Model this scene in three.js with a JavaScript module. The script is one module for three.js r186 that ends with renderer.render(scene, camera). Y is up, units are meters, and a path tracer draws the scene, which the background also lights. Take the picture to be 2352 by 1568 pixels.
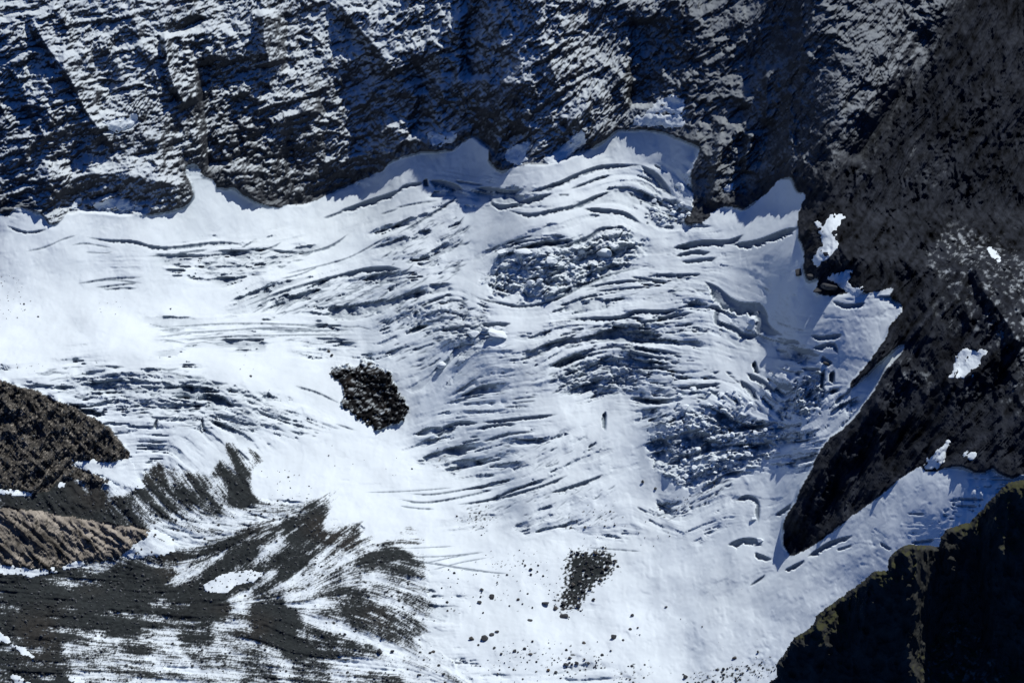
import * as THREE from 'three';

// ---------------------------------------------------------------- camera, sky, sun, exposure
const RAD = Math.PI / 180, VFOV = 20, PITCH = 22, CAM_Y = 950;
const scene = new THREE.Scene();
const camera = new THREE.PerspectiveCamera(VFOV, 1024 / 682, 1, 20000);
camera.position.set(0, CAM_Y, 0);
camera.rotation.x = -PITCH * RAD;
camera.updateMatrixWorld();
const SUN = new THREE.Vector3(0.36, 0.86, -0.38).normalize();
const sun = new THREE.DirectionalLight(new THREE.Color(1.0, 0.985, 0.955), 3.8);
const TARGET = new THREE.Vector3(0, 250, -1700);
sun.position.copy(TARGET).addScaledVector(SUN, 2500);
sun.target.position.copy(TARGET);
sun.castShadow = true;
sun.shadow.mapSize.set(4096, 4096);
Object.assign(sun.shadow.camera, { left: -1000, right: 1000, top: 1000, bottom: -1000, near: 10, far: 6000 });
scene.add(sun, sun.target);
{ // a clear, deep blue high-mountain sky
  const w = 128, h = 64, data = new Float32Array(w * h * 4);
  for (let y = 0; y < h; y++) for (let x = 0; x < w; x++) {
    const el = ((y + 0.5) / h - 0.5) * Math.PI, az = ((x + 0.5) / w) * 2 * Math.PI - Math.PI;
    const up = Math.max(0, Math.sin(el)), k = Math.pow(1 - up, 3);
    const c = Math.cos(el) * Math.cos(az) * SUN.x + Math.sin(el) * SUN.y + Math.cos(el) * Math.sin(az) * SUN.z;
    const g = 1 + 0.5 * Math.pow(Math.max(0, c), 6);
    const o = (y * w + x) * 4;
    data[o] = (0.005 + 0.022 * k) * g; data[o + 1] = (0.033 + 0.045 * k) * g; data[o + 2] = (0.150 + 0.08 * k) * g; data[o + 3] = 1;
  }
  const t = new THREE.DataTexture(data, w, h, THREE.RGBAFormat, THREE.FloatType);
  t.mapping = THREE.EquirectangularReflectionMapping; t.magFilter = t.minFilter = THREE.LinearFilter; t.needsUpdate = true;
  scene.background = t; scene.environment = t;
}
const renderer = new THREE.WebGLRenderer({ antialias: true });
renderer.toneMapping = THREE.LinearToneMapping;
renderer.toneMappingExposure = 1.0;
renderer.shadowMap.enabled = true;

// ---------------------------------------------------------------- small helpers
const clamp = (x, a = 0, b = 1) => (x < a ? a : x > b ? b : x);
const lerp = (a, b, t) => a + (b - a) * t;
const sstep = (a, b, x) => { const t = clamp((x - a) / (b - a)); return t * t * (3 - 2 * t); };
function rng(seed) { let s = seed | 0; return () => { s = (s + 0x6d2b79f5) | 0; let t = Math.imul(s ^ (s >>> 15), 1 | s); t = (t + Math.imul(t ^ (t >>> 7), 61 | t)) ^ t; return ((t ^ (t >>> 14)) >>> 0) / 4294967296; }; }
const PERM = new Uint8Array(512);
{ const r = rng(7), p = Array.from({ length: 256 }, (_, i) => i); for (let i = 255; i > 0; i--) { const j = Math.floor(r() * (i + 1)); const t = p[i]; p[i] = p[j]; p[j] = t; } for (let i = 0; i < 512; i++) PERM[i] = p[i & 255]; }
const GX = new Float32Array(256), GY = new Float32Array(256), GZ = new Float32Array(256), HV = new Float32Array(256);
{ const r = rng(11); for (let i = 0; i < 256; i++) { const z = r() * 2 - 1, a = r() * 6.2832, q = Math.sqrt(1 - z * z); GX[i] = q * Math.cos(a); GY[i] = q * Math.sin(a); GZ[i] = z; HV[i] = r(); } }
function noise(x, y, z) { // gradient noise, about -1..1
  const X = Math.floor(x), Y = Math.floor(y), Z = Math.floor(z); x -= X; y -= Y; z -= Z;
  const u = x * x * x * (x * (x * 6 - 15) + 10), v = y * y * y * (y * (y * 6 - 15) + 10), w = z * z * z * (z * (z * 6 - 15) + 10);
  const a = X & 255, b = Y & 255, c = Z & 255, a1 = (a + 1) & 255, b1 = (b + 1) & 255, c1 = (c + 1) & 255;
  const A = PERM[a], B = PERM[a1], AA = PERM[A + b], AB = PERM[A + b1], BA = PERM[B + b], BB = PERM[B + b1];
  const g = (h, p, q, r) => GX[h] * p + GY[h] * q + GZ[h] * r;
  const n00 = lerp(g(PERM[AA + c], x, y, z), g(PERM[BA + c], x - 1, y, z), u), n10 = lerp(g(PERM[AB + c], x, y - 1, z), g(PERM[BB + c], x - 1, y - 1, z), u);
  const n01 = lerp(g(PERM[AA + c1], x, y, z - 1), g(PERM[BA + c1], x - 1, y, z - 1), u), n11 = lerp(g(PERM[AB + c1], x, y - 1, z - 1), g(PERM[BB + c1], x - 1, y - 1, z - 1), u);
  return 1.5 * lerp(lerp(n00, n10, v), lerp(n01, n11, v), w);
}
function fbm(x, y, z, o) { let s = 0, a = 0.5; for (let i = 0; i < o; i++) { s += a * noise(x, y, z); x = x * 2.03 + 5.1; y = y * 2.03 + 1.7; z = z * 2.03 + 9.2; a *= 0.5; } return s; }
function ridged(x, y, z, o) { let s = 0, a = 0.5, w = 1; for (let i = 0; i < o; i++) { let n = 1 - Math.abs(noise(x, y, z)); n *= n * w; w = clamp(n * 1.6); s += a * n; x = x * 2.1 + 3.3; y = y * 2.1 + 7.1; z = z * 2.1 + 2.9; a *= 0.5; } return s; }

// ---------------------------------------------------------------- the terrain's survey grid
// Directions from the viewpoint are counted in survey units (2352 across the view, 1568 down); the surface along each is found by following the slope of the ground upwards from the valley floor.
const SV = 1568, UNIT = 2352 / 1024, GX0 = -80, GY0 = -60, GW = 1186, GH = 802, N = GW * GH;
const TANV = Math.tan(VFOV * RAD / 2), CP = Math.cos(PITCH * RAD), SP = Math.sin(PITCH * RAD);
const fxOf = (i) => (GX0 + i) * UNIT, fyOf = (j) => (GY0 + j) * UNIT;
const giOf = (fx) => fx / UNIT - GX0, gjOf = (fy) => fy / UNIT - GY0;
function place(fx, fy, d, out) { // the point at that survey direction, d metres ahead
  const x = (fx - 1176) / 784 * TANV * d, y = (784 - fy) / 784 * TANV * d;
  out[0] = x; out[1] = CAM_Y + y * CP - d * SP; out[2] = -(y * SP + d * CP);
}
const field = (v = 0) => new Float32Array(N).fill(v);
function blur(a, r, times = 2, ry = r) {
  const t = new Float32Array(N);
  for (let k = 0; k < times; k++) {
    for (let j = 0; j < GH; j++) { let s = 0, n = 0; const o = j * GW; for (let i = -r; i < GW; i++) { if (i + r < GW) { s += a[o + i + r]; n++; } if (i - r - 1 >= 0) { s -= a[o + i - r - 1]; n--; } if (i >= 0) t[o + i] = s / n; } }
    for (let i = 0; i < GW; i++) { let s = 0, n = 0; for (let j = -ry; j < GH; j++) { if (j + ry < GH) { s += t[(j + ry) * GW + i]; n++; } if (j - ry - 1 >= 0) { s -= t[(j - ry - 1) * GW + i]; n--; } if (j >= 0) a[j * GW + i] = s / n; } }
  }
  return a;
}
function fill(poly, a = field(), value = 1) {
  const p = poly.map(([x, y]) => [giOf(x), gjOf(y)]);
  for (let j = 0; j < GH; j++) {
    const xs = [];
    for (let k = 0; k < p.length; k++) { const [ax, ay] = p[k], [bx, by] = p[(k + 1) % p.length]; if ((ay <= j) !== (by <= j)) xs.push(ax + (j - ay) / (by - ay) * (bx - ax)); }
    xs.sort((q, w) => q - w);
    for (let k = 0; k + 1 < xs.length; k += 2) for (let i = Math.max(0, Math.ceil(xs[k])); i <= Math.min(GW - 1, Math.floor(xs[k + 1])); i++) a[j * GW + i] = value;
  }
  return a;
}
// value at every direction from a few known ones
function spread(points, sigma, C = 6) {
  const w = Math.ceil(GW / C) + 1, h = Math.ceil(GH / C) + 1, c = new Float32Array(w * h), s2 = 1 / (2 * sigma * sigma);
  for (let j = 0; j < h; j++) for (let i = 0; i < w; i++) {
    const x = fxOf(i * C), y = fyOf(j * C); let s = 0, n = 1e-30;
    for (const [px, py, v] of points) { const dx = x - px, dy = (y - py) * 1.35, q = dx * dx + dy * dy, k = Math.exp(-q * s2) + 1e-7 / (1 + q * 1e-3); s += k * v; n += k; }
    c[j * w + i] = s / n;
  }
  const a = field();
  for (let j = 0; j < GH; j++) for (let i = 0; i < GW; i++) { const x = i / C, y = j / C, X = x | 0, Y = y | 0, u = x - X, v = y - Y, o = Y * w + X; a[j * GW + i] = lerp(lerp(c[o], c[o + 1], u), lerp(c[o + w], c[o + w + 1], u), v); }
  return a;
}
function sample(a, fx, fy) { const x = clamp(giOf(fx), 0, GW - 1.01), y = clamp(gjOf(fy), 0, GH - 1.01), X = x | 0, Y = y | 0, u = x - X, v = y - Y, o = Y * GW + X; return lerp(lerp(a[o], a[o + 1], u), lerp(a[o + GW], a[o + GW + 1], u), v); }
function streaks(angle, cellX, length, mask) { // grains drawn out along the flow
  const w = field(), r = rng(cellX * 991 + 5), out = field();
  for (let k = 0; k < N; k++) w[k] = r();
  if (cellX > 1) { blur(w, cellX, 1); for (let k = 0; k < N; k++) w[k] = 0.5 + (w[k] - 0.5) * cellX * 2; }
  for (let k = 0; k < N; k++) {
    if (mask && !mask[k]) continue;
    const i0 = k % GW, j0 = (k / GW) | 0; let s = 0, n = 0;
    for (const dir of [-1, 1]) { let x = i0, y = j0; for (let q = 0; q < length; q++) { const X = x | 0, Y = y | 0; if (X < 0 || Y < 0 || X >= GW || Y >= GH) break; const kk = Y * GW + X, a = angle[kk] * RAD; s += w[kk]; n++; x += Math.cos(a) * dir; y += Math.sin(a) * dir; } }
    out[k] = (s / n - 0.5) * Math.sqrt(n);
  }
  return out;
}
// visit the grid points near a polyline: f(index, distance, side, position 0..1 along it, nearest x, nearest y)
function along(pts, reach, f) {
  const seg = []; let L = 0;
  for (let k = 0; k + 1 < pts.length; k++) { const l = Math.hypot(pts[k + 1][0] - pts[k][0], pts[k + 1][1] - pts[k][1]); seg.push([L, l]); L += l; }
  const xs = pts.map((p) => p[0]), ys = pts.map((p) => p[1]);
  const i0 = Math.max(0, Math.floor(giOf(Math.min(...xs) - reach))), i1 = Math.min(GW - 1, Math.ceil(giOf(Math.max(...xs) + reach)));
  const j0 = Math.max(0, Math.floor(gjOf(Math.min(...ys) - reach))), j1 = Math.min(GH - 1, Math.ceil(gjOf(Math.max(...ys) + reach)));
  for (let j = j0; j <= j1; j++) for (let i = i0; i <= i1; i++) {
    const x = fxOf(i), y = fyOf(j); let best = 1e9, side = 0, at = 0, nx = 0, ny = 0;
    for (let k = 0; k < seg.length; k++) {
      const [ax, ay] = pts[k], l = seg[k][1], dx = (pts[k + 1][0] - ax) / l, dy = (pts[k + 1][1] - ay) / l, t = clamp((x - ax) * dx + (y - ay) * dy, 0, l);
      const qx = ax + dx * t, qy = ay + dy * t, d = Math.hypot(x - qx, y - qy);
      if (d < best) { best = d; side = (x - ax) * -dy + (y - ay) * dx; at = (seg[k][0] + t) / L; nx = qx; ny = qy; }
    }
    if (best <= reach) f(j * GW + i, best, side, at, nx, ny);
  }
}
function bend(pts, n = 5) { // the same line with smooth bends
  const c = new THREE.CatmullRomCurve3(pts.map(([x, y]) => new THREE.Vector3(x, y, 0)), false, 'centripetal');
  return c.getPoints((pts.length - 1) * n).map((v) => [v.x, v.y]);
}

// ---------------------------------------------------------------- where rock, ice and rubble lie
const ROCK_EDGE = [[-400, 500], [0, 490], [15, 500], [30, 478], [48, 474], [100, 495], [108, 512], [120, 517], [138, 508], [150, 492], [180, 486], [230, 487], [280, 493], [330, 494], [380, 488], [428, 472], [443, 450], [437, 420], [424, 398], [426, 378], [445, 374], [462, 388], [460, 402], [478, 408], [492, 412], [496, 431], [516, 432], [533, 429], [560, 448], [608, 472], [643, 477], [655, 470], [700, 470], [735, 455], [774, 437],
  [819, 417], [881, 393], [888, 376], [922, 361], [966, 349], [1042, 345], [1059, 328], [1089, 314], [1105, 328], [1125, 342], [1120, 366], [1137, 386], [1151, 395], [1185, 384], [1206, 378], [1253, 378], [1288, 369], [1339, 352], [1383, 325], [1407, 306], [1418, 297], [1445, 297], [1479, 296], [1527, 304], [1579, 325], [1610, 337], [1599, 369], [1586, 400], [1592, 444], [1592, 478], [1568, 509], [1582, 516], [1610, 513], [1637, 489], [1664, 472], [1709, 482], [1739, 461], [1774, 432],
  [1787, 410], [1818, 405], [1832, 441], [1854, 446], [1842, 472], [1832, 513], [1835, 544], [1849, 578], [1845, 619], [1856, 647], [1883, 636], [1873, 664], [1876, 677], [1910, 680], [1951, 674], [1960, 660], [1989, 674], [2026, 667], [2067, 652], [2040, 681], [2060, 690], [2074, 701], [2071, 715], [2044, 749], [2033, 780], [1992, 838], [1958, 876], [1934, 910], [1931, 920], [1944, 902], [1979, 871], [2026, 827], [2061, 797], [2081, 785],
  [2071, 814], [2037, 845], [2016, 886], [1992, 920], [1958, 965], [1938, 985], [1907, 1006], [1876, 1048], [1862, 1084], [1839, 1118], [1828, 1152], [1801, 1196], [1798, 1234], [1801, 1255], [1815, 1279], [1845, 1268], [1890, 1238], [1951, 1190], [2009, 1149], [2061, 1104], [2109, 1073], [2126, 1068], [2122, 1085], [2146, 1084], [2170, 1075], [2194, 1070], [2225, 1077], [2245, 1087], [2266, 1085], [2279, 1073], [2300, 1091], [2324, 1099], [2348, 1091], [2800, 1040]];
const BUTTRESS = [[2215, -300], [2197, 0], [2160, 75], [2090, 170], [2000, 290], [1940, 350], [1880, 400], [1858, 440], [1830, 500], [1780, 1400], [2900, 1400], [2900, -300]];
const OUTCROP_A = [[-400, 830], [0, 869], [31, 883], [68, 893], [113, 910], [171, 937], [219, 965], [253, 985], [273, 1009], [297, 1043], [299, 1055], [236, 1065], [219, 1057], [178, 1061], [140, 1057], [180, 1076], [235, 1095], [256, 1101], [253, 1118], [205, 1108], [150, 1096], [126, 1101], [123, 1125], [92, 1133], [0, 1121], [-400, 1110]];
const OUTCROP_B = [[-400, 1150], [0, 1169], [31, 1167], [85, 1173], [147, 1186], [239, 1200], [342, 1214], [352, 1227], [314, 1251], [280, 1275], [246, 1284], [195, 1287], [144, 1302], [113, 1306], [34, 1302], [0, 1296], [-400, 1280]];
const MORAINE = [[-400, 1100], [0, 1115], [120, 1125], [240, 1100], [300, 1120], [320, 1078], [380, 1070], [440, 1085], [490, 1100], [500, 1072], [530, 1072], [560, 1100], [575, 1145], [680, 1150], [752, 1155], [745, 1190], [790, 1200], [840, 1210], [835, 1245], [900, 1250], [950, 1275], [985, 1310], [985, 1360], [985, 1400], [960, 1440], [985, 1480], [1040, 1520], [1090, 1568], [1150, 1800], [-400, 1800]];
const warp = field(), warp2 = field();
for (let j = 0; j < GH; j++) for (let i = 0; i < GW; i++) { warp[j * GW + i] = fbm(i / 14, j / 14, 3.7, 4); warp2[j * GW + i] = fbm(i / 5, j / 5, 8.1, 3); }
const rockSoft = blur(fill([...ROCK_EDGE, [2800, -600], [-400, -600]]), 2, 2);
const rockWide = blur(rockSoft.slice(), 14, 2);
const butt = blur(fill(BUTTRESS), 5, 2), aSoft = blur(fill(OUTCROP_A), 4, 2), bSoft = blur(fill(OUTCROP_B), 4, 2), morSoft = blur(fill(MORAINE), 4, 2), morWide = blur(morSoft.slice(), 16, 2);
const isRock = new Uint8Array(N); // 0 ice and snow, 1 back wall, 2 buttress, 3 and 4 outcrops, 5 moraine
for (let k = 0; k < N; k++) {
  const n = warp[k] * 0.35 + warp2[k] * 0.3;
  isRock[k] = rockSoft[k] + n > 0.5 ? (butt[k] + n > 0.5 ? 2 : 1) : aSoft[k] + n > 0.5 ? 3 : bSoft[k] + n > 0.5 ? 4 : morSoft[k] + n > 0.5 ? 5 : 0;
}

// ---------------------------------------------------------------- slope of the ground, and from it the ground
const SLOPE = [[100, 540, 30], [300, 540, 28], [100, 600, 27], [300, 600, 26], [100, 660, 24], [300, 660, 22], [-150, 600, 26], [60, 705, 12], [250, 705, 12], [100, 740, 5], [300, 750, 5], [100, 790, 3], [400, 800, 4], [-200, 780, 4], [560, 640, 18], [560, 700, 12], [650, 700, 22], [600, 770, 10], [700, 780, 18], [620, 830, 6], [500, 810, 4], [800, 800, 16], [760, 860, 12], [650, 880, 10],
  [150, 850, 14], [300, 870, 24], [450, 880, 24], [250, 930, 27], [400, 950, 28], [560, 940, 28], [650, 960, 22], [330, 1010, 30], [420, 1040, 26], [520, 1030, 20], [650, 1020, 14], [750, 960, 10], [800, 1010, 10], [700, 1080, 8], [850, 1080, 10], [900, 1120, 6],
  [450, 440, 34], [560, 470, 28], [700, 490, 22], [950, 390, 30], [1080, 370, 32], [1150, 420, 26], [1050, 450, 20], [900, 470, 22], [800, 560, 13], [700, 590, 12], [850, 530, 16], [960, 560, 22], [1300, 390, 28], [1450, 340, 30], [1560, 360, 34], [1400, 430, 16], [1150, 500, 14], [1300, 470, 16], [1450, 470, 20], [1250, 590, 36], [1350, 590, 30], [1250, 660, 34], [1050, 600, 14], [1090, 640, 10], [1040, 660, 12], [1200, 725, 10], [1000, 540, 20], [950, 690, 22], [850, 660, 22], [900, 750, 14], [1050, 740, 24], [1130, 770, 26],
  [950, 830, 26], [1060, 850, 30], [1150, 870, 30], [1300, 740, 20], [1400, 660, 14], [1500, 650, 16], [1400, 750, 20], [1300, 800, 22], [1400, 870, 34], [1200, 930, 22], [1000, 930, 22], [1400, 930, 8], [1400, 1000, 16], [1150, 970, 18], [1100, 1030, 24], [1300, 1050, 22], [1080, 1120, 6], [1000, 1130, 6], [1300, 1100, 8], [1420, 1110, 14], [1250, 1170, 24], [1400, 1180, 20], [1100, 1220, 6], [900, 1200, 4], [1100, 1260, 4], [1300, 1250, 6], [1200, 1340, 10], [1100, 1340, 9], [1350, 1350, 12], [1100, 1420, 4], [1300, 1440, 6], [1500, 1300, 10], [1500, 1450, 8], [1300, 1520, 9], [1100, 1520, 9],
  [1700, 500, 22], [1800, 470, 22], [1650, 560, 18], [1560, 560, 16], [1600, 620, 15], [1750, 600, 22], [1850, 700, 26], [1700, 700, 20], [1700, 790, 16], [1700, 850, 10], [1600, 820, 16], [1550, 700, 18], [1600, 900, 18], [1600, 1000, 32], [1700, 1000, 28], [1560, 1090, 28], [1750, 930, 20], [1850, 950, 32], [1950, 800, 38], [2020, 740, 38], [1900, 900, 36], [1700, 1130, 20], [1600, 1230, 14], [1750, 1230, 18], [1800, 1350, 20], [1950, 1220, 24], [2150, 1120, 28], [2250, 1120, 28], [1600, 1400, 12], [1700, 1450, 16], [1900, 1350, 22], [2100, 1400, 24], [2100, 1600, 24],
  [100, 900, 26], [50, 1000, 30], [200, 1000, 30], [100, 1090, 26], [200, 1150, 20], [350, 1120, 22], [100, 1230, 28], [250, 1240, 26], [450, 1130, 20], [500, 1220, 12], [650, 1200, 10], [200, 1350, 10], [200, 1420, 8], [450, 1400, 9], [100, 1520, 12], [300, 1530, 8], [700, 1320, 10], [750, 1480, 8], [900, 1400, 8], [500, 1530, 8], [-200, 1300, 20]];
const WALL = [[50, 50, 50], [250, 150, 50], [450, 50, 50], [450, 300, 60], [250, 420, 48], [80, 400, 56], [600, 300, 64], [650, 80, 52], [600, 420, 66], [900, 100, 50], [900, 300, 58], [1250, 80, 62], [1150, 250, 56], [1350, 200, 56], [1550, 150, 62], [1800, 100, 60], [1700, 350, 60], [1900, 100, 48], [1900, 300, 48], [1850, 380, 48], [2000, 300, 40], [2000, 100, 48], [2200, 100, 38], [2200, 500, 34], [2000, 600, 34], [2200, 800, 34], [2050, 950, 34], [1950, 1100, 36], [2250, 1000, 38]];
const alpha = spread(SLOPE.map(([x, y, a]) => [x, y, a < 9 ? a - 3 : 6 + (a - 9) * 1.45]), 46), wall = spread(WALL.map(([x, y, a]) => [x, y, x < 1050 ? Math.min(65, a + 7) : x < 1400 ? a + 1 : x < 1650 ? 52 : y > 300 && y < 700 ? 33 : 40]), 150);
const lnD = field(), DTH = VFOV * RAD / 682;
const alphaWide = blur(alpha.slice(), 45, 2, 14), rockMacro = blur(rockSoft.slice(), 18, 2, 3);
for (let i = 0; i < GW; i++) {
  let l = Math.log(1480), e = 0;
  for (let j = GH - 1; j >= 0; j--) {
    const k = j * GW + i, beta = PITCH + Math.atan((fyOf(j) - 784) / 784 * TANV) / RAD;
    lnD[k] = l + e;
    const wide = 1 / Math.tan((lerp(alphaWide[k], wall[k], rockMacro[k]) + beta) * RAD), own = 1 / Math.tan((lerp(alpha[k], wall[k], rockSoft[k]) + beta) * RAD);
    l += DTH * wide; e = e * 0.975 + DTH * (own - wide);
  }
}
blur(lnD, 6, 2, 1);
const D = field();
// the buttress and the snow apron below it climb to the right: survey column at which they begin, and how fast they come forward
const FLANK = [[-200, 1600, -0.38], [480, 1600, -0.38], [580, 1750, -0.1], [620, 1930, 0.3], [720, 1950, 0.6], [850, 1940, 0.75], [950, 1910, 0.88], [1100, 1850, 0.9], [1230, 1800, 0.75], [1350, 1720, 0.5], [1568, 1600, 0.4], [1800, 1500, 0.35]];
for (let j = 0; j < GH; j++) {
  const y = fyOf(j); let q = 0; while (q < FLANK.length - 2 && FLANK[q + 1][0] < y) q++;
  const t = clamp((y - FLANK[q][0]) / (FLANK[q + 1][0] - FLANK[q][0])), e = lerp(FLANK[q][1], FLANK[q + 1][1], t), v = lerp(FLANK[q][2], FLANK[q + 1][2], t);
  for (let i = 0; i < GW; i++) { const k = j * GW + i, d = Math.exp(lnD[k]), u = fxOf(i) - e, w = u < -50 ? 0 : u < 50 ? (u + 50) ** 2 / 200 : u; D[k] = d - v * w * d * TANV / 784; }
}
blur(D, 5, 2, 5);
const base = D.slice();

// ---------------------------------------------------------------- rock relief
const RIDGES = [ // crest line, height in metres, reach to the left and to the right of it
  [[[60, 20], [102, 99], [164, 188], [200, 260], [270, 350]], 16, 18, 90], [[[20, 130], [60, 230], [110, 330]], 9, 20, 60], [[[300, 20], [330, 110], [350, 150]], 8, 20, 50], [[[376, 70], [384, 143], [396, 190], [430, 250]], 20, 16, 100],
  [[[605, 20], [606, 90], [622, 155]], 22, 22, 60], [[[770, 0], [820, 60], [880, 130], [905, 180]], 16, 26, 180], [[[985, 60], [1010, 150], [1010, 240]], 8, 24, 60], [[[1100, 280], [1200, 180], [1288, 79], [1356, 38]], 9, 60, 60], [[[1288, 290], [1360, 240], [1440, 170]], 12, 40, 40],
  [[[1685, 239], [1770, 171], [1869, 109]], 10, 50, 30], [[[1763, 147], [1760, 290]], 10, 14, 30], [[[1662, 265], [1648, 350], [1640, 440], [1630, 480]], 15, 24, 50], [[[1720, 300], [1712, 400]], 12, 14, 40], [[[1985, 285], [1990, 240], [2081, 147], [2143, 85], [2129, 10]], 7, 50, 30],
  [[[625, 222], [700, 222]], 7, 30, 14], [[[615, 283], [745, 242]], 7, 30, 14], [[[80, 420], [250, 400], [440, 430]], 14, 60, 60], [[[2235, 560], [2250, 640], [2300, 720], [2352, 800]], 16, 24, 90], [[[2060, 640], [2120, 520], [2250, 330], [2400, 200]], 16, 70, 70], [[[2160, 880], [2250, 850], [2352, 740]], 14, 60, 40], [[[1820, 1230], [1860, 1120], [2010, 930], [2090, 800]], 18, 50, 120], [[[1950, 350], [1900, 480], [1960, 620]], 12, 50, 60],
  [[[1076, -30], [1068, 100], [1074, 190]], -18, 8, 120], [[[1453, 40], [1456, 150], [1452, 250]], -18, 10, 160], [[[458, 130], [470, 260], [482, 400]], -20, 10, 170], [[[662, 30], [656, 170]], -9, 6, 70], [[[940, 120], [965, 220], [945, 320]], -10, 10, 50], [[[240, 180], [232, 260]], -9, 6, 60], [[[470, 40], [440, 60], [380, 78]], -10, 24, 12], [[[2146, 60], [2070, 200], [1960, 380]], -12, 30, 60]];
const relief = field();
for (const [pts, h, wl, wr] of RIDGES) along(bend(pts, 4), Math.max(wl, wr, 16) * 1.4, (k, d, side, t) => {
  const q = d / (side > 0 ? Math.max(wl, 16) : wr) * (1 + 1.1 * warp[k] + 0.5 * warp2[k]); // going down the line, its right-hand side is the left of the view
  if (q < 1) relief[k] += h * Math.pow(1 - q, 1.3) * sstep(0, 0.1, t) * sstep(0, 0.1, 1 - t);
});
const P = new Float32Array(N * 3), tmp = [0, 0, 0];
const wallMask = rockSoft;
for (let j = 0; j < GH; j++) for (let i = 0; i < GW; i++) {
  const k = j * GW + i, s = wallMask[k], fx = fxOf(i), fy = fyOf(j);
  if (s < 0.02 && aSoft[k] < 0.02 && bSoft[k] < 0.02) continue;
  place(fx, fy, base[k], tmp); let [x, y, z] = tmp;
  if (s >= 0.02) {
    const b = butt[k], tilt = lerp(0.26, 0.8, clamp((fx - 600) / 1000)); // bedding rises to the right
    const wx = fbm(x / 55, y / 55, z / 55, 4) * 34, wy = fbm(x / 40 + 31, y / 40, z / 40, 3) * 18;
    const across = (y - x * tilt) / Math.hypot(1, tilt) + wx * 0.5, alongBed = (x + y * tilt) / Math.hypot(1, tilt) + wy;
    const rough = clamp(0.75 + 0.9 * fbm(x / 70 + 9, y / 60, 2, 3), 0.25, 1.4);
    let o = -relief[k];
    o -= (ridged((x + wx) / 110, y / 170, z / 140, 3) - 0.45) * 27;
    o -= (ridged((x + wy) / 38, (y + wx) / 66, z / 44, 4) - 0.4) * 11 * rough;
    o -= (ridged(alongBed / 34, across / 11, z / 30, 3) - 0.4) * 8 * rough;
    const st = across / lerp(11, 15, noise(x / 90, y / 90, 5)) + noise(x / 17, y / 17, z / 17) * 0.8, saw = st - Math.floor(st);
    o += (saw - 0.5) * 2.4 * sstep(-0.1, 0.5, noise(x / 45, y / 34, 4)) * rough;
    o -= fbm(alongBed / 10, across / 5.5, z / 9, 5) * 5.6 * rough + (ridged(alongBed / 8, across / 3.4, z / 8, 2) - 0.4) * 3.2 * rough + noise(x / 2.3, y / 2.1, z / 2.2) * 0.9;
    if (b > 0.02) {
      const al = x * 0.5 + y * 0.87 + wy * 0.4, ac = x * 0.87 - y * 0.5 + wx * 0.35;
      const ob = -relief[k] - (ridged(ac / 46, al / 150, z / 160, 3) - 0.45) * 20 - (ridged(ac / 14, al / 60, z / 90, 4) - 0.4) * 9 - fbm(ac / 4, al / 18, z / 30, 4) * 4 - fbm(x / 4, y / 4, z / 4, 3) * 1.3 * rough;
      o = lerp(o, ob, b);
    }
    D[k] += o * sstep(0.1, 0.9, s);
  }
  if (aSoft[k] >= 0.02) {
    const s2 = aSoft[k], u = (x * 0.5 + y) , v = x - y * 0.5;
    D[k] -= (2 * sstep(0.2, 1, s2) + (ridged(u / 34, v / 13, z / 30, 4) - 0.5) * 14 + (ridged(u / 11, v / 3.4, z / 9, 3) - 0.4) * 4 + fbm(x / 3, y / 3, z / 3, 3) * 2.4) * sstep(0.15, 0.8, s2);
  }
  if (bSoft[k] >= 0.02) {
    const s2 = bSoft[k], bow = (fx - 150) / 250, u = (fx * 0.9 + (fy - 1170) * -0.55 + bow * 60 + warp[k] * 30) / 24, saw = u - Math.floor(u), v = fy * 0.9 + fx * 0.25;
    const u2 = u * 2.3 + warp2[k] * 0.8, saw2 = u2 - Math.floor(u2);
    D[k] -= (1.5 * sstep(0.2, 1, s2) + saw * 1.8 + saw2 * 0.6 + (ridged(u * 0.6, v / 60, 4, 3) - 0.5) * 4 + fbm(x / 5, y / 5, z / 5, 3) * 1.6) * sstep(0.15, 0.8, s2);
  }
}

// fine bedding and joints that run along the rock
const bedding = spread([[100, 200, -12], [500, 200, -16], [900, 200, -24], [1200, 200, -36], [1500, 200, -36], [1750, 200, -40], [2000, 200, -52], [2200, 500, -58], [2000, 900, -60], [2250, 900, -52], [1900, 600, -50], [2300, 100, -60], [100, 950, 42], [250, 1030, 60], [50, 1080, 50], [50, 1250, 60], [200, 1255, 48], [310, 1230, 36], [100, 1185, 22], [220, 1205, 24]], 120);
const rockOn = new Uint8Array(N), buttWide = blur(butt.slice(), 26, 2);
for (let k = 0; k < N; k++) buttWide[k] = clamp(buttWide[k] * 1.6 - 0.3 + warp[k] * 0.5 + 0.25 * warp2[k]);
for (let k = 0; k < N; k++) { rockOn[k] = rockSoft[k] > 0.05 || aSoft[k] > 0.05 || bSoft[k] > 0.05 ? 1 : 0; bedding[k] += warp[k] * 26; }
const b1 = streaks(bedding, 1, 7, rockOn), b2 = streaks(bedding, 2, 20, rockOn);
for (let k = 0; k < N; k++) if (rockOn[k]) {
  const s = sstep(0.1, 0.9, rockSoft[k]), a = sstep(0.15, 0.8, aSoft[k]), b = sstep(0.15, 0.8, bSoft[k]), r = clamp(0.8 + warp[k] * 1.2, 0.2, 1.6);
  D[k] -= s * r * (b1[k] * lerp(1.1, 1.3, butt[k]) + b2[k] * lerp(1.9, 2.6, butt[k])) + a * (b1[k] * 1.2 + b2[k] * 1.4) + b * (b1[k] * 0.5 + b2[k] * 2.2);
}

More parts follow.
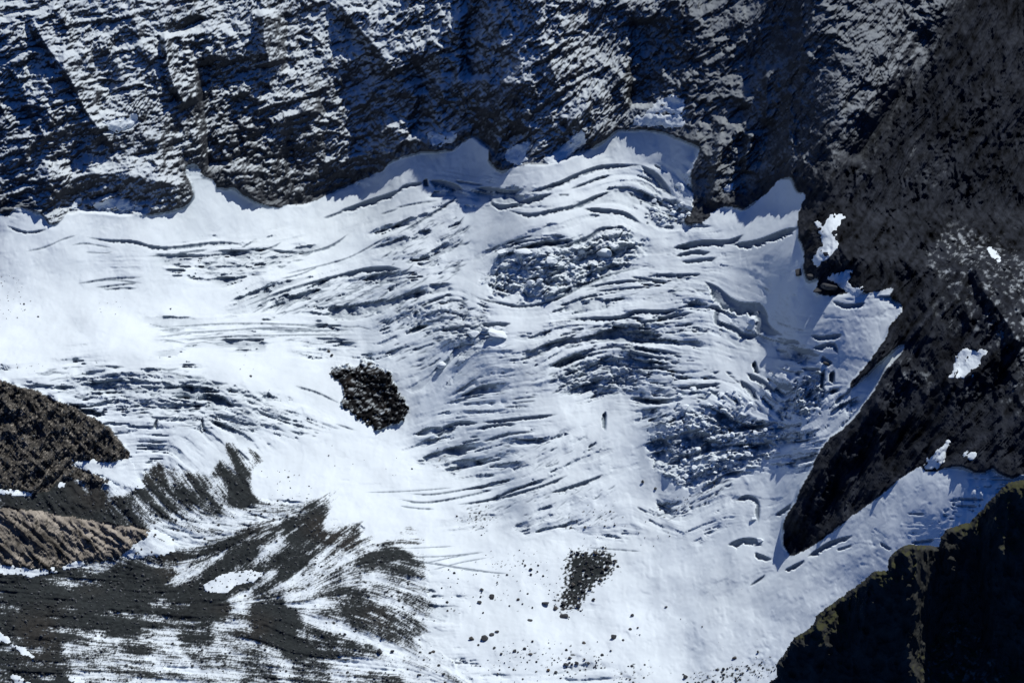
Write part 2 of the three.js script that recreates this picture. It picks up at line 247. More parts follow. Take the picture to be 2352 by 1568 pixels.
// ---------------------------------------------------------------- crevasses: where an ice wall shows, the ground behind the lip drops away
const iceWall = field(), dirt = field();
const rand = rng(42);
function crack(pts, t, dark = 1, taper = 0.22, smooth = true) {
  const steep = Math.abs(pts[pts.length - 1][1] - pts[0][1]) > 1.2 * Math.abs(pts[pts.length - 1][0] - pts[0][0]);
  const line = smooth && pts.length > 2 ? bend(pts, 4) : pts, ph = rand() * 100;
  along(line, t * 1.5 + 2.5, (k, d, side, at, nx, ny) => {
    if (isRock[k] === 1 || isRock[k] === 2) return;
    const rag = 1 + 0.35 * noise(nx / 11 + ph, ny / 11, ph) + 0.3 * noise(nx / 4, ny / 4, ph);
    const th = t * sstep(-0.02, taper, at) * sstep(-0.02, taper, 1 - at) * rag, dd = side >= 0 ? d : -d;
    const cover = clamp((dd + 1.1) / 2.2) * clamp((th - dd + 1.1) / 2.2) * clamp(th / 1.6);
    if (cover <= 0) return;
    const lip = sample(base, nx, ny), drop = (Math.max(0, lip - base[k]) * 1.05 + Math.min(th, 9) * (steep ? 0.9 : 0.25)) * cover;
    if (base[k] + drop > D[k]) D[k] = base[k] + drop;
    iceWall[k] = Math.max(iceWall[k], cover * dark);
  });
}
const CRACKS = [[3, [53, 578], [103, 566], [144, 548], [181, 538]], [7, [187, 542], [239, 550], [308, 553], [342, 563], [376, 567], [444, 561], [496, 555], [540, 558], [557, 565], [560, 580]], [4, [553, 568], [578, 554]], [2.5, [157, 564], [191, 558], [263, 570]], [2, [190, 578], [240, 580], [262, 577]], [4, [325, 589], [390, 585], [444, 588], [554, 577]], [4, [400, 583], [440, 576], [480, 572]], [4, [564, 571], [608, 571], [649, 554]], [6, [600, 569], [684, 578], [752, 565], [804, 534]],
  [4, [171, 652], [246, 639], [331, 636]], [4, [215, 660], [260, 654], [321, 648]], [4, [232, 664], [284, 660], [318, 662]], [3, [205, 645], [260, 642], [330, 650]], [3, [350, 752], [520, 742], [640, 743], [770, 750]], [3, [360, 765], [480, 760], [640, 752], [800, 762]], [3, [380, 782], [520, 772], [700, 768], [820, 768]], [4, [560, 752], [700, 758], [820, 756]], [4, [673, 884], [728, 900], [783, 927]],
  [6, [550, 708], [640, 670], [740, 640], [860, 613], [920, 612]], [3, [640, 632], [710, 615], [800, 590], [880, 548], [918, 533]], [6, [918, 533], [997, 485], [1055, 448]], [3, [640, 640], [690, 628], [740, 606]], [11, [775, 485], [860, 455], [912, 437], [922, 429]], [5, [740, 500], [790, 482]], [7, [905, 446], [925, 427], [977, 417]], [8, [980, 410], [984, 430]], [17, [985, 415], [1014, 415], [1048, 424], [1066, 438]], [5, [1042, 413], [1083, 419], [1113, 424]], [10, [1089, 431], [1130, 431], [1168, 437], [1202, 434]], [11, [1124, 444], [1134, 466], [1158, 470], [1195, 463], [1240, 449], [1274, 443]],
  [9, [1202, 444], [1270, 424], [1322, 400], [1377, 381], [1459, 378], [1479, 379]], [15, [1470, 378], [1510, 400], [1537, 434], [1545, 455]], [5, [1308, 434], [1356, 414], [1407, 400]], [9, [1161, 482], [1219, 490], [1281, 478], [1322, 470], [1370, 448], [1414, 437]], [10, [1336, 478], [1390, 480], [1441, 489], [1476, 516]], [6, [1435, 437], [1476, 455], [1513, 478]], [4, [1281, 446], [1310, 446]], [3, [900, 478], [960, 465], [1010, 460]], [3, [870, 492], [915, 478]],
  [8, [1154, 580], [1168, 571], [1253, 559], [1301, 560], [1356, 539], [1376, 524], [1441, 520]], [4, [1158, 561], [1190, 548], [1229, 539]], [6, [1077, 667], [1100, 684], [1151, 694], [1195, 701], [1253, 693], [1298, 674], [1339, 653], [1407, 626], [1489, 612]], [6, [1335, 660], [1424, 645], [1513, 641]], [7, [1445, 634], [1486, 638], [1541, 648]], [7, [1493, 630], [1540, 630], [1579, 635]], [5, [1360, 668], [1440, 660], [1520, 655]],
  [9, [1288, 732], [1350, 728], [1424, 725], [1465, 712], [1527, 713], [1579, 703]], [8, [1441, 723], [1476, 735], [1489, 735], [1544, 722], [1600, 716]], [5, [1481, 735], [1485, 752]], [7, [1356, 807], [1407, 792], [1435, 795], [1493, 800], [1579, 814]], [9, [1435, 797], [1476, 812], [1527, 820], [1551, 826]], [11, [1270, 845], [1300, 826], [1356, 806]], [7, [1431, 841], [1493, 840], [1558, 841]], [10, [1103, 744], [1140, 741], [1175, 742]], [11, [775, 636], [826, 618], [891, 612], [925, 619]], [6, [963, 703], [1000, 685], [1028, 677]], [5, [1020, 690], [1060, 690], [1076, 705]],
  [8, [1011, 982], [1059, 968], [1100, 971]], [7, [1100, 970], [1185, 960], [1284, 950]], [6, [1090, 984], [1150, 972], [1190, 974]], [9, [994, 996], [1048, 981]], [5, [1100, 1016], [1161, 996], [1236, 988]], [7, [1392, 944], [1391, 990]], [3, [1154, 935], [1185, 932], [1219, 932]], [3, [1173, 925], [1233, 919]], [3, [1171, 917], [1205, 912], [1236, 910]], [2.5, [1185, 930], [1188, 940]],
  [4, [929, 1132], [987, 1134], [1076, 1121], [1185, 1106]], [4.5, [908, 1144], [963, 1152], [1007, 1149], [1083, 1134], [1144, 1120]], [5, [1042, 1159], [1134, 1143], [1168, 1127], [1247, 1101]], [6, [1137, 1145], [1247, 1113], [1308, 1089]], [7, [1260, 1132], [1329, 1110], [1390, 1087]], [3, [915, 1160], [960, 1166], [1001, 1168]], [2.5, [830, 1130], [930, 1127], [1050, 1118]], [2, [925, 1258], [985, 1256], [1048, 1253]], [2.5, [940, 1278], [1020, 1276], [1120, 1266]], [3, [936, 1285], [1040, 1300], [1151, 1316]], [2.5, [980, 1288], [1080, 1308], [1180, 1318]], [2.5, [960, 1296], [1040, 1278], [1100, 1268]], [2.5, [985, 1310], [1060, 1290], [1130, 1278]], [4, [1462, 1162], [1489, 1176]], [2.5, [1340, 1256], [1430, 1262], [1480, 1266]],
  [12, [1540, 571], [1599, 554], [1674, 551], [1712, 537]], [15, [1674, 561], [1739, 551], [1808, 526], [1840, 522]], [8, [1548, 588], [1580, 578], [1635, 578]], [8, [1560, 600], [1610, 594], [1650, 590]], [6, [1548, 630], [1613, 628]], [27, [1616, 645], [1650, 660], [1678, 684], [1702, 695], [1746, 698], [1762, 722], [1766, 745], [1801, 772]], [11, [1630, 698], [1654, 708], [1650, 736], [1685, 749], [1712, 766], [1753, 768]], [7, [1575, 698], [1600, 694], [1630, 698]], [9, [1862, 771], [1890, 772], [1938, 767]], [6, [1797, 790], [1821, 782], [1842, 790]], [5, [1782, 800], [1810, 808]], [9, [1865, 799], [1917, 789], [1928, 814]],
  [9, [1735, 829], [1743, 859]], [12, [1712, 855], [1753, 872], [1787, 905]], [10, [1698, 872], [1722, 886], [1745, 922]], [8, [1548, 889], [1610, 884], [1661, 879]], [5, [1630, 893], [1668, 917]], [5, [1664, 900], [1705, 934]], [9, [1917, 851], [1915, 881]], [6, [1838, 845], [1890, 847]], [11, [1888, 818], [1914, 835]], [7, [1895, 852], [1890, 898]], [9, [1685, 1150], [1719, 1138], [1743, 1152], [1743, 1203]], [14, [1669, 1251], [1702, 1238], [1736, 1238], [1753, 1255]], [10, [1733, 1268], [1774, 1284]], [8, [1780, 1183], [1818, 1156]], [10, [1852, 1279], [1907, 1244], [1962, 1229]], [5, [1920, 1262], [1960, 1250]], [3, [2081, 1178], [2129, 1180]], [4, [2197, 1145], [2266, 1147]], [4, [2190, 1160], [2250, 1163]], [5, [2020, 1243], [2050, 1262]], [7, [1800, 1310], [1850, 1285]], [4, [1720, 1345], [1760, 1318]], [5, [2090, 1246], [2150, 1238]], [5, [10, 516], [60, 532], [110, 525]], [9, [1910, 690], [1950, 700], [1990, 694]], [5, [545, 1030], [575, 1058]], [5, [362, 962], [358, 985]], [4, [465, 960], [468, 985]]];
for (const [t, ...pts] of CRACKS) crack(pts, t, t > 13 ? 0.88 : 1);
// crowds of cracks: outline, count, length, width, direction in degrees at some places
const inPoly = (poly, x, y) => { let c = false; for (let i = 0, j = poly.length - 1; i < poly.length; j = i++) { const [ax, ay] = poly[i], [bx, by] = poly[j]; if ((ay > y) !== (by > y) && x < (bx - ax) * (y - ay) / (by - ay) + ax) c = !c; } return c; };
const CROWDS = [
  [[[420, 585], [560, 580], [700, 576], [760, 565], [660, 610], [560, 640], [460, 630]], 80, [14, 50], [2, 5], [[450, 600, 5], [700, 590, -10]]],
  [[[555, 706], [700, 658], [860, 625], [930, 625], [860, 670], [760, 710], [650, 720]], 110, [20, 80], [2, 5], [[600, 700, -24], [850, 640, -14]]],
  [[[350, 745], [560, 742], [830, 745], [830, 790], [600, 800], [380, 795]], 70, [30, 150], [1.5, 4], [[400, 770, -3], [800, 770, 6]]],
  [[[870, 560], [960, 500], [1060, 500], [1080, 560], [980, 600], [900, 610]], 60, [14, 60], [2, 5], [[950, 550, -28]]],
  [[[760, 650], [930, 600], [1080, 590], [1000, 680], [900, 740], [800, 730]], 110, [14, 60], [2, 5], [[900, 660, -28]]],
  [[[860, 740], [960, 690], [1060, 680], [1120, 720], [1110, 790], [1000, 780]], 120, [12, 45], [2.5, 6], [[900, 740, -25], [1080, 740, -5]]],
  [[[1280, 750], [1440, 735], [1640, 735], [1620, 770], [1450, 790], [1300, 800]], 90, [12, 50], [2, 5.5], [[1300, 770, -14], [1600, 750, 0]]],
  [[[1260, 860], [1330, 815], [1440, 800], [1520, 850], [1480, 890], [1390, 910], [1280, 905]], 170, [10, 40], [2.5, 6], [[1300, 860, -18], [1480, 860, 8]]],
  [[[70, 850], [200, 838], [380, 840], [480, 860], [560, 890], [650, 930], [850, 996], [720, 1002], [600, 995], [480, 985], [340, 965], [250, 930], [150, 905]], 210, [14, 80], [2, 6.5], [[150, 870, -4], [400, 900, 2], [600, 950, 16], [800, 990, 16]]],
  [[[1480, 965], [1560, 920], [1650, 930], [1760, 960], [1880, 985], [1700, 1080], [1580, 1130], [1490, 1080]], 120, [8, 30], [2, 6], [[1550, 1000, -20], [1750, 1000, -10]]],
  [[[1000, 1010], [1160, 1000], [1340, 1020], [1330, 1070], [1150, 1080], [1010, 1070]], 70, [10, 50], [1.5, 3.5], [[1100, 1040, -14], [1300, 1040, -30]]],
  [[[1050, 1160], [1250, 1120], [1420, 1110], [1440, 1190], [1300, 1210], [1100, 1220]], 90, [8, 40], [1.2, 3], [[1100, 1180, -24], [1400, 1160, -35]]],
  [[[1490, 440], [1560, 460], [1595, 490], [1560, 520], [1480, 510]], 40, [10, 30], [4, 9], [[1540, 480, 15]]],
  [[[1830, 850], [1890, 850], [1900, 940], [1840, 980], [1790, 960]], 50, [8, 24], [4, 8], [[1850, 900, -40]]],
  [[[1470, 1170], [1580, 1140], [1700, 1085], [1660, 1130], [1560, 1190]], 60, [10, 60], [1.5, 5], [[1600, 1130, -30]]],
  [[[1540, 820], [1680, 850], [1780, 900], [1800, 950], [1650, 940], [1550, 900]], 60, [10, 40], [2, 6], [[1600, 890, -5], [1750, 920, 40]]],
  [[[1050, 800], [1250, 790], [1260, 900], [1050, 920]], 110, [8, 40], [1, 2.4], [[1150, 850, -6]]],
  [[[880, 790], [1060, 790], [1060, 860], [960, 880]], 40, [10, 50], [1.5, 4], [[950, 820, -18], [1040, 850, -40]]],
  [[[2180, 1140], [2270, 1150], [2200, 1200], [2150, 1200]], 26, [8, 26], [2, 5], [[2200, 1170, 10]]],
  [[[1330, 650], [1480, 625], [1640, 640], [1620, 680], [1400, 690]], 50, [14, 60], [1.5, 4.5], [[1400, 665, -12], [1600, 650, 8]]],
  [[[560, 1160], [760, 1160], [600, 1230], [400, 1260], [360, 1190]], 70, [20, 90], [1.5, 5], [[400, 1200, 12], [700, 1170, 6]]],
];
for (const [poly, n, len, wid, dirs] of CROWDS) {
  const xs = poly.map((p) => p[0]), ys = poly.map((p) => p[1]), x0 = Math.min(...xs), x1 = Math.max(...xs), y0 = Math.min(...ys), y1 = Math.max(...ys);
  for (let k = 0, tries = 0; k < n && tries < 5000; tries++) {
    const x = lerp(x0, x1, rand()), y = lerp(y0, y1, rand());
    if (!inPoly(poly, x, y)) continue;
    k++;
    let s = 0, w = 0; for (const [px, py, a] of dirs) { const q = 1 / ((x - px) ** 2 + (y - py) ** 2 + 400); s += a * q; w += q; }
    const a = (s / w + (rand() - 0.5) * 16) * RAD, r = rand(), l = lerp(len[0], len[1], r * r), t = lerp(wid[0], wid[1], rand() * rand()) * lerp(0.8, 1.1, r), c = (rand() - 0.5) * l * 0.3, pts = [];
    for (let q = -2; q <= 2; q++) { const e = q / 4 * l, b = c * (1 - q * q / 2) * 0.4 + (rand() - 0.5) * l * 0.05; pts.push([x + Math.cos(a) * e - Math.sin(a) * b, y + Math.sin(a) * e + Math.cos(a) * b]); }
    crack(pts, t, 0.9, 0.45, false);
  }
}
// broken ice: blocks that stand proud of one another
const HOLLOW = [[1100, 645], [1150, 585], [1300, 565], [1380, 540], [1450, 525], [1490, 575], [1420, 620], [1330, 665], [1240, 690], [1180, 690], [1120, 668]];
const BROKEN = [[HOLLOW, 17, 1.5, 6.5, -14], [[[1490, 980], [1560, 935], [1650, 940], [1760, 970], [1870, 990], [1700, 1080], [1580, 1125], [1490, 1070]], 12, 1.5, 3.0, -15], [[[1260, 870], [1330, 825], [1440, 810], [1500, 860], [1390, 910], [1290, 905]], 12, 2.2, 3.2, -8], [[[90, 860], [380, 848], [560, 900], [700, 960], [560, 985], [340, 960], [170, 905]], 15, 3.2, 2.4, 8], [[[890, 740], [960, 695], [1060, 690], [1130, 750], [1180, 780], [1080, 790]], 14, 2, 3, -12], [[[1300, 760], [1450, 740], [1620, 740], [1480, 785]], 12, 2.4, 2.6, -5], [[[1490, 450], [1590, 480], [1560, 520], [1480, 500]], 14, 1.5, 5, 10], [[[1830, 860], [1900, 850], [1890, 950], [1800, 965]], 11, 1.2, 4, -30], [[[430, 590], [700, 582], [640, 612], [520, 635]], 12, 2.5, 2.2, 0]];
const broken = field();
for (const [poly, size, aspect, h, deg] of BROKEN) {
  const m0 = blur(fill(poly), 9, 2), a = deg * RAD, ca = Math.cos(a), sa = Math.sin(a);
  for (let j = 0; j < GH; j++) for (let i = 0; i < GW; i++) {
    const k = j * GW + i; if (m0[k] < 0.03) continue;
    const m = sstep(0.25, 0.75, m0[k] + warp[k] * 0.7); if (m <= 0) continue;
    const wv = fbm(i / 30, j / 22, 5.5, 2) * 16, fx = fxOf(i) + warp[k] * 14 + warp2[k] * 7 + wv, fy = fyOf(j) + warp[k] * 6 + warp2[k] * 5 - wv * 0.5;
    let off = 0, crk = 0;
    for (const [sc, wt] of [[1.6, 1], [0.8, 0.5]]) {
      const u = (fx * ca + fy * sa) / (size * aspect * sc), v = (-fx * sa + fy * ca) / (size * sc), U = Math.floor(u), V = Math.floor(v);
      let f1 = 9, f2 = 9, id = 0, du = 0, dv = 0;
      for (let p = -1; p <= 1; p++) for (let q = -1; q <= 1; q++) {
        const hsh = PERM[PERM[(U + p) & 255] + ((V + q) & 255)], cx = U + p + HV[hsh], cy = V + q + HV[(hsh * 7 + 13) & 255], e = Math.hypot(u - cx, v - cy);
        if (e < f1) { f2 = f1; f1 = e; id = hsh; du = u - cx; dv = v - cy; } else if (e < f2) f2 = e;
      }
      const edge = sstep(0.0, 0.22, f2 - f1), hh = h * wt * (0.2 + 1.1 * HV[(id * 3 + 5) & 255]);
      off += hh * (0.55 * edge + HV[(id + 9) & 255] * 0.8) + (-dv * (0.3 + 1.1 * HV[(id + 77) & 255]) + du * (HV[(id + 31) & 255] - 0.5) * 2) * hh;
      if (HV[(id + 50) & 255] > 0.45) crk = Math.max(crk, (1 - edge) * wt);
    }
    D[k] -= (off - h * 1.15 + warp2[k] * 1.0 + (ridged(fx / 16, fy / 9, 3, 3) - 0.4) * h * 0.7) * m;
    iceWall[k] = Math.max(iceWall[k], crk * 0.4 * m); broken[k] = Math.max(broken[k], m);
  }
}
// folds and fine crevasses that run with the ice: grains drawn out along the direction of the cracks around them
const dirPts = [], DENSE = [[100, 870, 0.5], [250, 900, 0.72], [400, 920, 0.72], [520, 950, 0.8], [650, 970, 0.6], [200, 850, 0.4], [400, 860, 0.45], [330, 1000, 0.35], [450, 1020, 0.12], [1550, 980, 0.7], [1650, 1000, 0.65], [1750, 1000, 0.6], [1600, 1070, 0.65], [1850, 970, 0.6], [1150, 620, 0.9], [1300, 600, 0.9], [1420, 560, 0.9], [950, 710, 0.9], [1050, 720, 0.9], [1080, 770, 0.8], [1300, 770, 0.9], [1450, 760, 0.9], [1600, 750, 0.7], [1300, 860, 0.85], [1400, 850, 0.8], [1480, 870, 0.7], [1380, 900, 0.8], [450, 600, 0.5], [560, 610, 0.8], [680, 590, 0.6], [620, 690, 0.8], [720, 665, 0.8], [850, 640, 0.8], [800, 700, 0.6], [400, 770, 0.3], [550, 770, 0.5], [700, 775, 0.55], [800, 780, 0.6], [900, 560, 0.8], [1000, 540, 0.6], [850, 660, 0.8], [1000, 640, 0.6], [900, 760, 0.55],
  [1000, 1000, 0.4], [1100, 990, 0.45], [1200, 970, 0.3], [1080, 1050, 0.4], [1250, 1050, 0.35], [1340, 1050, 0.35], [1100, 1180, 0.35], [1250, 1160, 0.3], [1380, 1170, 0.35], [1050, 440, 0.35], [1150, 450, 0.5], [1350, 420, 0.4], [1400, 480, 0.5], [1480, 440, 0.5], [1540, 480, 0.9], [1250, 480, 0.25], [1600, 590, 0.4], [1700, 640, 0.15], [1550, 680, 0.5], [1650, 720, 0.5], [1550, 800, 0.5], [1700, 790, 0.2], [1600, 900, 0.6], [1720, 900, 0.6], [1850, 880, 0.7], [1880, 920, 0.7], [1100, 850, 0.4], [1200, 850, 0.4], [1200, 790, 0.4], [1150, 910, 0.35], [950, 830, 0.4], [1030, 850, 0.6], [1000, 900, 0.25], [1500, 650, 0.5], [1350, 660, 0.5], [1600, 1150, 0.4],
  [100, 780, 0], [300, 790, 0], [200, 740, 0], [100, 620, 0.03], [300, 620, 0.05], [450, 690, 0.03], [400, 520, 0], [200, 510, 0.02], [560, 500, 0], [700, 490, 0.02], [950, 390, 0], [1080, 360, 0], [850, 470, 0.1], [750, 540, 0.05], [850, 590, 0.15], [1300, 350, 0], [1450, 330, 0], [1200, 420, 0.1], [1130, 510, 0.03], [1080, 580, 0.05], [1060, 630, 0.02], [1200, 730, 0.1], [1350, 520, 0.15], [1280, 510, 0.1], [700, 740, 0.1], [650, 830, 0.05], [500, 830, 0], [720, 880, 0], [700, 1060, 0], [850, 1060, 0.08], [930, 950, 0.05], [1000, 1130, 0.03], [1400, 940, 0.05], [1300, 930, 0.05], [1420, 1020, 0.05], [1450, 1100, 0.05], [1100, 1240, 0], [1300, 1280, 0.03], [1500, 1300, 0], [1700, 1300, 0.03], [1700, 480, 0], [1800, 460, 0], [1800, 620, 0.02], [1850, 720, 0.05], [1950, 780, 0.02], [1680, 850, 0.02], [1930, 860, 0.02], [1750, 1150, 0.05], [1650, 780, 0.05], [1500, 560, 0.1], [1530, 600, 0.1], [1200, 1430, 0], [1500, 1450, 0], [2100, 1150, 0], [900, 1200, 0], [600, 1100, 0], [1800, 1400, 0], [1700, 1500, 0], [1900, 1300, 0], [2000, 1250, 0.03], [1600, 1520, 0], [2150, 1200, 0.05], [1850, 1500, 0], [1750, 1250, 0.03], [200, 1080, 0.1]];
for (const [, ...pts] of CRACKS) for (let q = 0; q + 1 < pts.length; q++) { const a = Math.atan2(pts[q + 1][1] - pts[q][1], pts[q + 1][0] - pts[q][0]) / RAD; if (Math.abs(a) < 62) dirPts.push([(pts[q][0] + pts[q + 1][0]) / 2, (pts[q][1] + pts[q + 1][1]) / 2, a]); }
for (const [poly, , , , dirs] of CROWDS) for (const d of dirs) dirPts.push(d);
const iceDir = spread(dirPts, 30), dense = spread(DENSE, 26);
for (let k = 0; k < N; k++) { iceDir[k] += warp[k] * 16; dense[k] = isRock[k] ? 0 : clamp(dense[k] * (1 + warp[k] * 1.2) * (0.35 + 1.15 * sstep(-0.3, 0.25, fbm((k % GW) / 46, k / GW / 26, 12.5, 2))), 0, 1.3); }
{
  const on = new Uint8Array(N); for (let k = 0; k < N; k++) on[k] = dense[k] > 0.02 ? 1 : 0;
  const f1 = streaks(iceDir, 1, 8, on), f2 = streaks(iceDir, 2, 16, on), f3 = streaks(iceDir, 4, 30, on);
  for (let k = 0; k < N; k++) if (on[k]) {
    const d = dense[k], v2 = f2[k] * 1.1, v3 = f3[k];
    const c2 = sstep(0.62, 1.0, v2 + f1[k] * 0.22), c3 = sstep(0.6, 0.85, v3 + f1[k] * 0.12), big = 0.6 + 0.8 * clamp(0.5 + warp[k]);
    D[k] += d * (f1[k] * 0.8 + v2 * 0.8 + v3 * 2.6 + 4.2 * c2 * big + 7 * c3 * big);
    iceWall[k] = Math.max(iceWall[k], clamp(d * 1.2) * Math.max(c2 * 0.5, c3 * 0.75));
  }
}
const FLOW = [[620, 1180, 8], [450, 1200, 14], [560, 1290, -46], [640, 1260, -46], [720, 1220, -50], [700, 1320, -30], [800, 1260, -40], [760, 1290, -42], [880, 1290, 10], [900, 1340, 18], [880, 1420, 26], [960, 1440, 40], [820, 1380, 10], [650, 1440, 25], [500, 1450, 2], [300, 1510, 2], [450, 1530, 2], [700, 1540, 4], [850, 1530, 4], [200, 1400, 4], [300, 1120, 55], [420, 1110, 60], [540, 1110, 60], [350, 1170, 40]];
const flow = spread(FLOW, 60);
const morMask = new Uint8Array(N); for (let k = 0; k < N; k++) morMask[k] = morWide[k] > 0.02 || isRock[k] === 5 ? 1 : 0;
const s1 = streaks(flow, 1, 9, morMask), s3 = streaks(flow, 3, 34, morMask);
// the soft roll of the snow
for (let j = 0; j < GH; j++) for (let i = 0; i < GW; i++) {
  const k = j * GW + i; if (rockSoft[k] > 0.9) continue;
  place(fxOf(i), fyOf(j), base[k], tmp);
  const [x, , z] = tmp, f = 1 - rockSoft[k];
  D[k] += (fbm(x / 70, z / 100, 1.3, 3) * 12 + fbm(x / 16, z / 24, 6.1, 3) * 1.1 + fbm(x / 4, z / 5, 3.1, 2) * 0.3 + fbm(x / 27 + warp[k], z / 34, 9.4, 3) * 2.2 + fbm(x / 6 + warp[k] * 2, z / 22, 2.4, 2) * 0.35) * f;
  if (isRock[k] === 5) D[k] += fbm(x / 5, z / 5, 2.2, 3) * 1.8 + fbm(x / 26, z / 40, 7.2, 3) * 6 - s3[k] * 1.5 - s1[k] * 0.5;
}
// ---------------------------------------------------------------- positions and normals
for (let j = 0; j < GH; j++) for (let i = 0; i < GW; i++) { const k = j * GW + i; place(fxOf(i), fyOf(j), D[k], tmp); P[k * 3] = tmp[0]; P[k * 3 + 1] = tmp[1]; P[k * 3 + 2] = tmp[2]; }
const NRM = new Float32Array(N * 3);
function normals(P, NRM, GW, GH) {
  for (let j = 0; j < GH; j++) for (let i = 0; i < GW; i++) {
    const l = (j * GW + Math.max(0, i - 1)) * 3, r = (j * GW + Math.min(GW - 1, i + 1)) * 3, u = (Math.max(0, j - 1) * GW + i) * 3, d = (Math.min(GH - 1, j + 1) * GW + i) * 3;
    const ax = P[r] - P[l], ay = P[r + 1] - P[l + 1], az = P[r + 2] - P[l + 2], bx = P[u] - P[d], by = P[u + 1] - P[d + 1], bz = P[u + 2] - P[d + 2];
    let x = ay * bz - az * by, y = az * bx - ax * bz, z = ax * by - ay * bx; const q = 1 / (Math.hypot(x, y, z) + 1e-9), k = (j * GW + i) * 3;
    NRM[k] = x * q; NRM[k + 1] = y * q; NRM[k + 2] = z * q;
  }
}
normals(P, NRM, GW, GH);

// ---------------------------------------------------------------- what the ground is made of (material colours; buttress and right wall have shade painted in)
const DEBRIS = [[100, 1350, 1], [200, 1400, 1], [300, 1360, 1], [380, 1290, 1], [300, 1440, 1], [100, 1450, 1], [60, 1500, 0.9], [180, 1150, 1], [100, 1145, 1], [290, 1180, 0.9], [340, 1110, 0.75], [360, 1150, 0.75], [430, 1140, 0.8], [430, 1100, 0.45], [480, 1160, 0.6], [330, 1175, 0.7], [530, 1080, 1.1], [545, 1110, 1.2], [560, 1135, 1.2], [500, 1120, 0.5], [420, 1210, 0.42], [520, 1190, 0.36], [600, 1170, 0.42], [680, 1160, 0.5], [730, 1160, 0.7], [450, 1240, 0.42], [380, 1240, 0.3], [600, 1230, 0.75], [560, 1280, 1], [510, 1330, 1], [570, 1330, 0.95], [600, 1300, 0.6], [620, 1260, 0.45], [650, 1280, 0.8], [700, 1220, 0.95], [725, 1180, 0.95], [660, 1300, 0.9], [610, 1340, 0.7], [440, 1330, 0.6], [440, 1300, 0.7], [470, 1270, 0.7], [440, 1370, 1.1], [490, 1400, 1.15], [420, 1400, 0.95], [590, 1350, 0.9], [560, 1370, 0.45], [370, 1420, 0.8], [370, 1480, 0.4], [330, 1470, 0.7], [380, 1500, 0.3], [450, 1450, 0.85], [520, 1440, 0.5], [480, 1490, 0.5], [260, 1510, 0.45], [200, 1510, 0.55], [300, 1540, 0.5], [120, 1540, 0.9], [420, 1530, 0.45], [600, 1410, 1.05], [650, 1440, 1.2], [620, 1460, 1.05], [680, 1490, 1.1], [560, 1420, 0.5], [560, 1480, 0.65], [540, 1530, 0.5], [640, 1530, 0.4], [600, 1560, 0.8], [700, 1450, 0.5],
  [710, 1370, 0.45], [700, 1340, 0.5], [760, 1280, 0.5], [790, 1240, 0.75], [810, 1220, 0.8], [740, 1320, 0.55], [770, 1360, 0.75], [820, 1390, 0.9], [870, 1410, 0.75], [800, 1320, 0.55], [860, 1280, 0.75], [900, 1270, 0.8], [940, 1300, 0.7], [900, 1320, 0.65], [960, 1340, 0.55], [880, 1350, 0.55], [930, 1380, 0.6], [930, 1440, 0.6], [860, 1460, 0.5], [800, 1440, 0.4], [760, 1420, 0.4], [790, 1480, 0.7], [720, 1520, 0.7], [800, 1530, 0.5], [880, 1510, 0.35], [920, 1490, 0.4], [960, 1530, 0.3], [1030, 1560, 0.3], [1010, 1330, 0.15], [1000, 1480, 0.1], [850, 1480, 0.62], [700, 1560, 0.7], [620, 1500, 0.6], [900, 1455, 0.65], [950, 1405, 0.62], [760, 1500, 0.68], [820, 1440, 0.6], [480, 1510, 0.6], [880, 1540, 0.6], [850, 1230, 0.2], [780, 1190, 0.1], [600, 1120, 0], [300, 1090, 0.05], [450, 1060, 0]];
const debris = spread(DEBRIS, 15);
// thin grit that lies on the ice elsewhere
const GRIT = [[[1060, 1170], [1150, 1150], [1110, 1225], [1050, 1200], 0.5], [[1280, 1190], [1340, 1170], [1420, 1180], [1440, 1205], [1330, 1200], [1290, 1225], 0.5], [[1110, 1270], [1260, 1265], [1280, 1300], [1130, 1320], 0.33], [[980, 1290], [1280, 1300], [1280, 1390], [1000, 1400], 0.12], [[1300, 1270], [1410, 1262], [1415, 1310], [1360, 1350], [1330, 1400], [1275, 1412], [1300, 1330], 1.15], [[1100, 1480], [1330, 1470], [1440, 1530], [1200, 1560], 0.26], [[1240, 1545], [1390, 1505], [1400, 1525], [1280, 1556], 0.62], [[1380, 1560], [1515, 1520], [1500, 1545], [1420, 1568], 0.85], [[1540, 1560], [1780, 1515], [1790, 1540], [1640, 1572], 0.75], [[970, 1395], [1120, 1390], [1100, 1402], [980, 1412], 0.4], [[980, 1050], [1020, 1020], [1060, 1080], [1000, 1085], 0.4], [[560, 1030], [680, 1080], [690, 1120], [600, 1080], 0.22], [[220, 690], [300, 680], [260, 725], [210, 730], 0.25], [[0, 600], [40, 640], [80, 700], [20, 735], [-60, 720], 0.2], [[480, 825], [580, 840], [640, 880], [560, 860], 0.25], [[1500, 1170], [1680, 1085], [1690, 1095], [1540, 1185], 0.5], [[0, 820], [140, 845], [60, 850], 0.5], [[950, 950], [1250, 920], [1260, 935], [960, 965], 0.25], [[1720, 1350], [1620, 1430], [1560, 1450], [1700, 1380], 0.22], [[1080, 700], [1090, 705], [1085, 708], 0.1]];
const grit = field();
for (const g of GRIT) { const v = g.pop(), m = blur(fill(g), 7, 2); for (let k = 0; k < N; k++) if (m[k] > 0.02) grit[k] = Math.max(grit[k], m[k] * v); }
const C = new Float32Array(N * 3);
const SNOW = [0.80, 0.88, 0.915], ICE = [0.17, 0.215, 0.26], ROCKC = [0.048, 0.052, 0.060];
const put = (k, r, g, b) => { C[k * 3] = r; C[k * 3 + 1] = g; C[k * 3 + 2] = b; };
